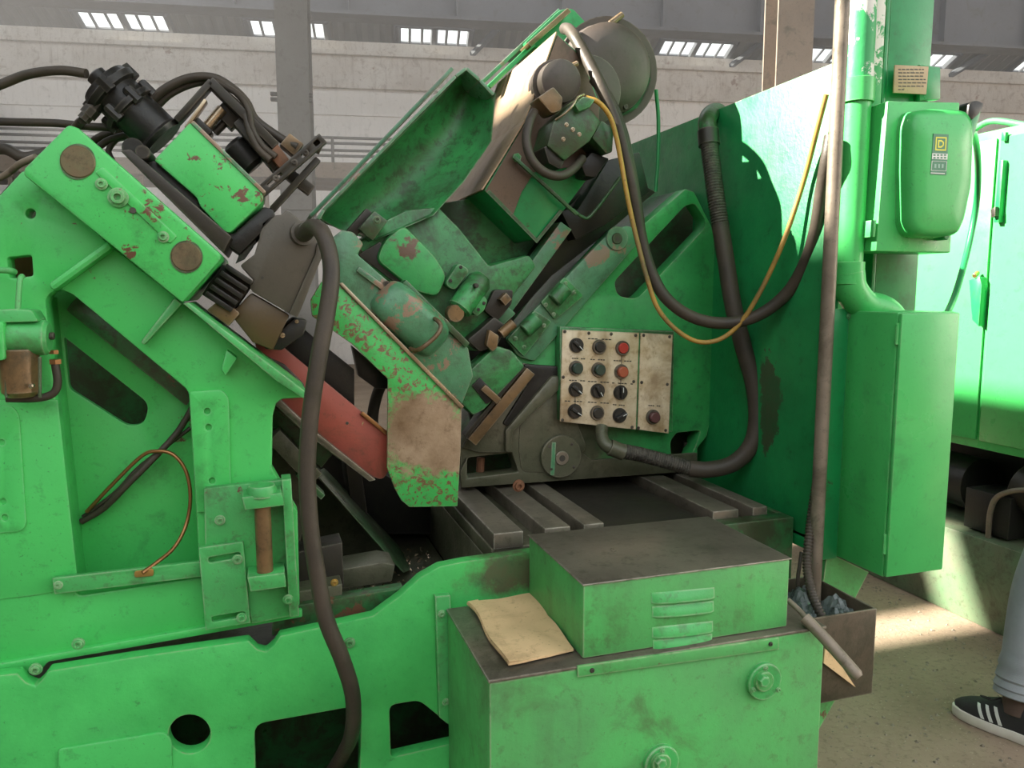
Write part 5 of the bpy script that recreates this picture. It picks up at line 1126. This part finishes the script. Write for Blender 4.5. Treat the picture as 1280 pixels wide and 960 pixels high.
# ================================================================ person at the right edge
toe = VZ(1194, 888, 0); hv = (VZ(1282, 926, 0) - toe); hv.z = 0; hv.normalize(); side = Vector((-hv.y, hv.x, 0))   # hv: toe -> heel
pe = thing('person', 'standing person in grey jeans and black sneakers with three white stripes', 'person', toe + hv * 0.2)
def shoe(tp, parent, nm='shoe'):
    prof = [(d_, w_ * 1.1, h_ * 1.3 + .006) for d_, w_, h_ in [(0.0, .012, .03), (.012, .030, .038), (.04, .043, .050), (.08, .049, .062), (.13, .048, .078), (.17, .043, .095), (.205, .037, .108), (.25, .036, .105), (.285, .033, .092), (.298, .02, .08)]]
    def loft(z0f, z1f, grow, m, nm_, par):
        bm = bmesh.new(); rows = []; n = 14
        for (d, w, h) in prof:
            z0, z1 = z0f(d, h), z1f(d, h); row = []
            for i in range(n + 1):
                a = math.pi * i / n; c_, s2_ = math.cos(a), math.sin(a)
                x = math.copysign(abs(c_) ** 0.75, c_) * (w + grow); z = z0 + (z1 - z0) * (s2_ ** 0.8 if s2_ > 0 else 0)
                row.append(bm.verts.new(tp + hv * (d - (grow if d < .01 else 0)) + side * x + Vector((0, 0, z))))
            rows.append(row)
        for a, b in zip(rows, rows[1:]):
            for i in range(n): bm.faces.new((a[i], a[i + 1], b[i + 1], b[i]))
            bm.faces.new((a[n], a[0], b[0], b[n]))
        bm.faces.new(rows[0]); bm.faces.new(rows[-1])
        return fin(nm_, bm, m, par, 0, smooth=60)
    up = loft(lambda d, h: .022, lambda d, h: h, 0.0, SHOEB, nm, parent)
    bm = bmesh.new(); lo_, hi_ = [], []
    ol = [(d, w + .005) for d, w, h in prof]
    loop = [(d, w) for d, w in ol] + [(d, -w) for d, w in reversed(ol)]
    o = [tp + hv * (d - .004) + side * w + Vector((0, 0, 0.001)) for d, w in loop]
    fin('sole', extr_bm(o, Vector((0, 0, .036))), SHOEW, up, 0.006)
    for k in range(3):
        d0 = 0.105 + k * 0.027
        for sg_ in (-1, 1):
            def P_(d, z):
                i = max(q for q in range(len(prof)) if prof[q][0] <= d); i = min(i, len(prof) - 2)
                t_ = (d - prof[i][0]) / (prof[i + 1][0] - prof[i][0]); w = prof[i][1] + (prof[i + 1][1] - prof[i][1]) * t_; h = prof[i][2] + (prof[i + 1][2] - prof[i][2]) * t_
                s2_ = min(1, max(0, (z - .022) / (h - .022))) ** 1.25; c_ = math.sqrt(max(0, 1 - s2_ * s2_)) ** 0.75
                return tp + hv * d + side * (sg_ * (w * c_ + 0.0025)) + Vector((0, 0, z + .001))
            bm = bmesh.new(); L_ = []
            for q in range(6):
                z = .04 + q * (.042 / 5) + 0.006 * k * q / 5; dd = d0 + 0.004 - q * 0.0045
                L_.append((bm.verts.new(P_(dd, z)), bm.verts.new(P_(dd + .011, z))))
            for a, b in zip(L_, L_[1:]): bm.faces.new((a[0], a[1], b[1], b[0]))
            r_ = bmesh.ops.extrude_face_region(bm, geom=bm.faces[:]); bmesh.ops.translate(bm, verts=[q for q in r_['geom'] if isinstance(q, bmesh.types.BMVert)], vec=side * (sg_ * -0.002))
            fin('stripe', bm, WHITEP, up, 0, smooth=60)
    tube('lace', [tp + hv * .12 + Vector((0, 0, .108)) - side * .02, tp + hv * .10 + Vector((0, 0, .116)) - side * .045, tp + hv * .135 + Vector((0, 0, .118)) - side * .05, tp + hv * .15 + Vector((0, 0, .122)) - side * .015], 0.003, SHOEB, up, 5, 6)
    return up
shoe(toe, pe)
side_to_cam = side if side.dot(CAM - toe) > 0 else -side
toe2 = toe + hv * 0.20 + Vector((0.30, 0.12, 0)); shoe(toe2, pe)
ank1 = toe + hv * 0.195; ank2 = toe2 + hv * 0.215
def skin_obj(name, verts, edges, rad, m, parent, root=0, lvl=2):
    me = bpy.data.meshes.new(name); me.from_pydata([tuple(v) for v in verts], edges, [])
    o = bpy.data.objects.new(name, me); COL.objects.link(o)
    sm = o.modifiers.new('skin', 'SKIN'); sm.use_smooth_shade = True
    for i, v in enumerate(me.skin_vertices[0].data):
        r_ = rad[i]; v.radius = r_ if isinstance(r_, tuple) else (r_, r_); v.use_root = (i == root)
    ss = o.modifiers.new('sub', 'SUBSURF'); ss.levels = lvl; ss.render_levels = lvl
    dg = bpy.context.evaluated_depsgraph_get(); me2 = bpy.data.meshes.new_from_object(o.evaluated_get(dg))
    bpy.data.objects.remove(o); bm = bmesh.new(); bm.from_mesh(me2); bpy.data.meshes.remove(me2)
    return fin(name, bm, m, parent, 0, smooth=80)
hip = (ank1 + ank2) / 2 + hv * -0.02 + Vector((0.05, -0.06, 0.93)); z3 = lambda p, z: Vector((p.x, p.y, z))
k1 = V(1300, 660, ank1.y + 0.02); k2 = ank2.lerp(hip, .5) - hv * 0.03
sd_ = (ank2 - ank1).normalized(); h1 = z3(hip - sd_ * .09, .90); h2 = z3(hip + sd_ * .09, .90)
vv = [z3(hip, .95), h1, z3(k1, .50), z3(ank1, .19), h2, z3(k2, .50), z3(ank2, .19), z3(hip, 1.05)]
skin_obj('trousers', vv, [(0, 1), (1, 2), (2, 3), (0, 4), (4, 5), (5, 6), (0, 7)], [.14, .095, .076, .066, .095, .072, .06, .145], JEANS, pe)
for an, kn in ((ank1, k1), (ank2, k2)):
    lean = (z3(kn, .5) - z3(an, .19)).normalized()
    lathe('sock', z3(an, .09), (0, 0, 1), [(0, .046), (.06, .041), (.12, .04), (.12, 0)], mat('brown_sock', (0.10, 0.065, 0.05), 0.9, bump=0.2, bs=300), pe, 18)
    lathe('cuff', z3(an, .19) - lean * .045, lean, [(.006, .052), (0, .066), (.004, .071), (.022, .069), (.028, .073), (.05, .067), (.058, .072), (.09, .066), (.10, .070), (.15, .062)], JEANS, pe, 24)
sh1 = z3(hip - sd_ * .18, 1.42); sh2 = z3(hip + sd_ * .18, 1.42)
el1 = sh1 + Vector((0, 0, -.29)) - sd_ * .05; el2 = sh2 + Vector((0, 0, -.29)) + sd_ * .05; wr1 = el1 + Vector((.04, -.2, .06)) ; wr2 = el2 + Vector((.02, -.2, .06))
skin_obj('shirt', [z3(hip, .98), z3(hip, 1.2), z3(hip, 1.40), sh1, el1, sh2, el2, z3(hip, 1.48)], [(0, 1), (1, 2), (2, 3), (3, 4), (2, 5), (5, 6), (2, 7)], [.15, .15, .12, .075, .055, .075, .055, .07], SHIRT, pe)
fdir = -hv
vb2 = [z3(hip, 1.46), z3(hip, 1.54), z3(hip, 1.62) + fdir * .02, z3(hip, 1.72) + fdir * .015]
skin_obj('head', vb2, [(0, 1), (1, 2), (2, 3)], [.055, .05, (.075, .085), (.075, .085)], SKIN, pe)
lathe('nose', z3(hip, 1.625) + fdir * .085, fdir * 1 + Vector((0, 0, -.3)), [(0, .014), (.02, .011), (.026, 0)], SKIN, pe, 10)
for s3 in (-1, 1):
    lathe('eye', z3(hip, 1.66) + fdir * .074 + sd_ * (.03 * s3), fdir, [(0, .009), (.006, .007), (.008, 0)], WHITEP, pe, 10)
    lathe('ear', z3(hip, 1.64) + sd_ * (.078 * s3), sd_ * s3, [(0, .026), (.012, .024), (.014, 0)], SKIN, pe, 12)
lathe('mouth', z3(hip, 1.585) + fdir * .07, fdir, [(0, .02), (.006, .014), (.006, 0)], BUTTON_O, pe, 10)
lathe('hair', z3(hip, 1.67) - fdir * .012, (0, 0, 1), [(0, .092), (.03, .098), (.08, .085), (.11, .05), (.12, 0)], HAIR, pe, 20)
for (el, wr) in ((el1, wr1), (el2, wr2)):
    vs3 = [el, wr, wr + Vector((0, 0, -.05)), wr + Vector((0, 0, -.09))]; ed = [(0, 1), (1, 2), (2, 3)]; rr = [.042, .028, .034, .03]
    for q in range(4):
        b0 = wr + Vector((0, 0, -.095)) + hv * ((q - 1.5) * .018); vs3 += [b0, b0 + Vector((0, 0, -.04)) , b0 + Vector((0, 0, -.07 + abs(q - 1.4) * .008)) - sd_ * .01]
        i = len(vs3) - 3; ed += [(3, i), (i, i + 1), (i + 1, i + 2)]; rr += [.0095, .009, .008]
    b0 = wr + Vector((0, 0, -.04)) - hv * .03; vs3 += [b0, b0 + Vector((0, 0, -.04)) - hv * .015]; i = len(vs3) - 2; ed += [(2, i), (i, i + 1)]; rr += [.012, .009]
    skin_obj('arm', vs3, ed, rr, SKIN, pe)

# ================================================================ grit on the floor
bm = bmesh.new(); random.seed(5)
for i in range(1500):
    x = random.uniform(1.3, 3.0); y = random.uniform(1.0, 3.2); s = random.choice([.003, .004, .004, .006, .009])
    p = Vector((x, y, s * .3)); a = random.uniform(0, 6.28)
    v = [bm.verts.new(p + Vector((math.cos(a + q * 1.57) * s * random.uniform(.7, 1.3), math.sin(a + q * 1.57) * s, -s * .3))) for q in range(4)] + [bm.verts.new(p + Vector((0, 0, s * .6)))]
    for q in range(4): bm.faces.new((v[q], v[(q + 1) % 4], v[4]))
gr = fin('floor_grit', bm, mat('pale_grit', (0.33, 0.28, 0.21), 0.9, var=(0.08, 0.065, 0.05), vs_=60, vamt=1.0, bump=0), None, 0, smooth=5)
tag(gr, 'loose stone grit and chips scattered on the dirt floor', 'grit'); gr['kind'] = 'stuff'
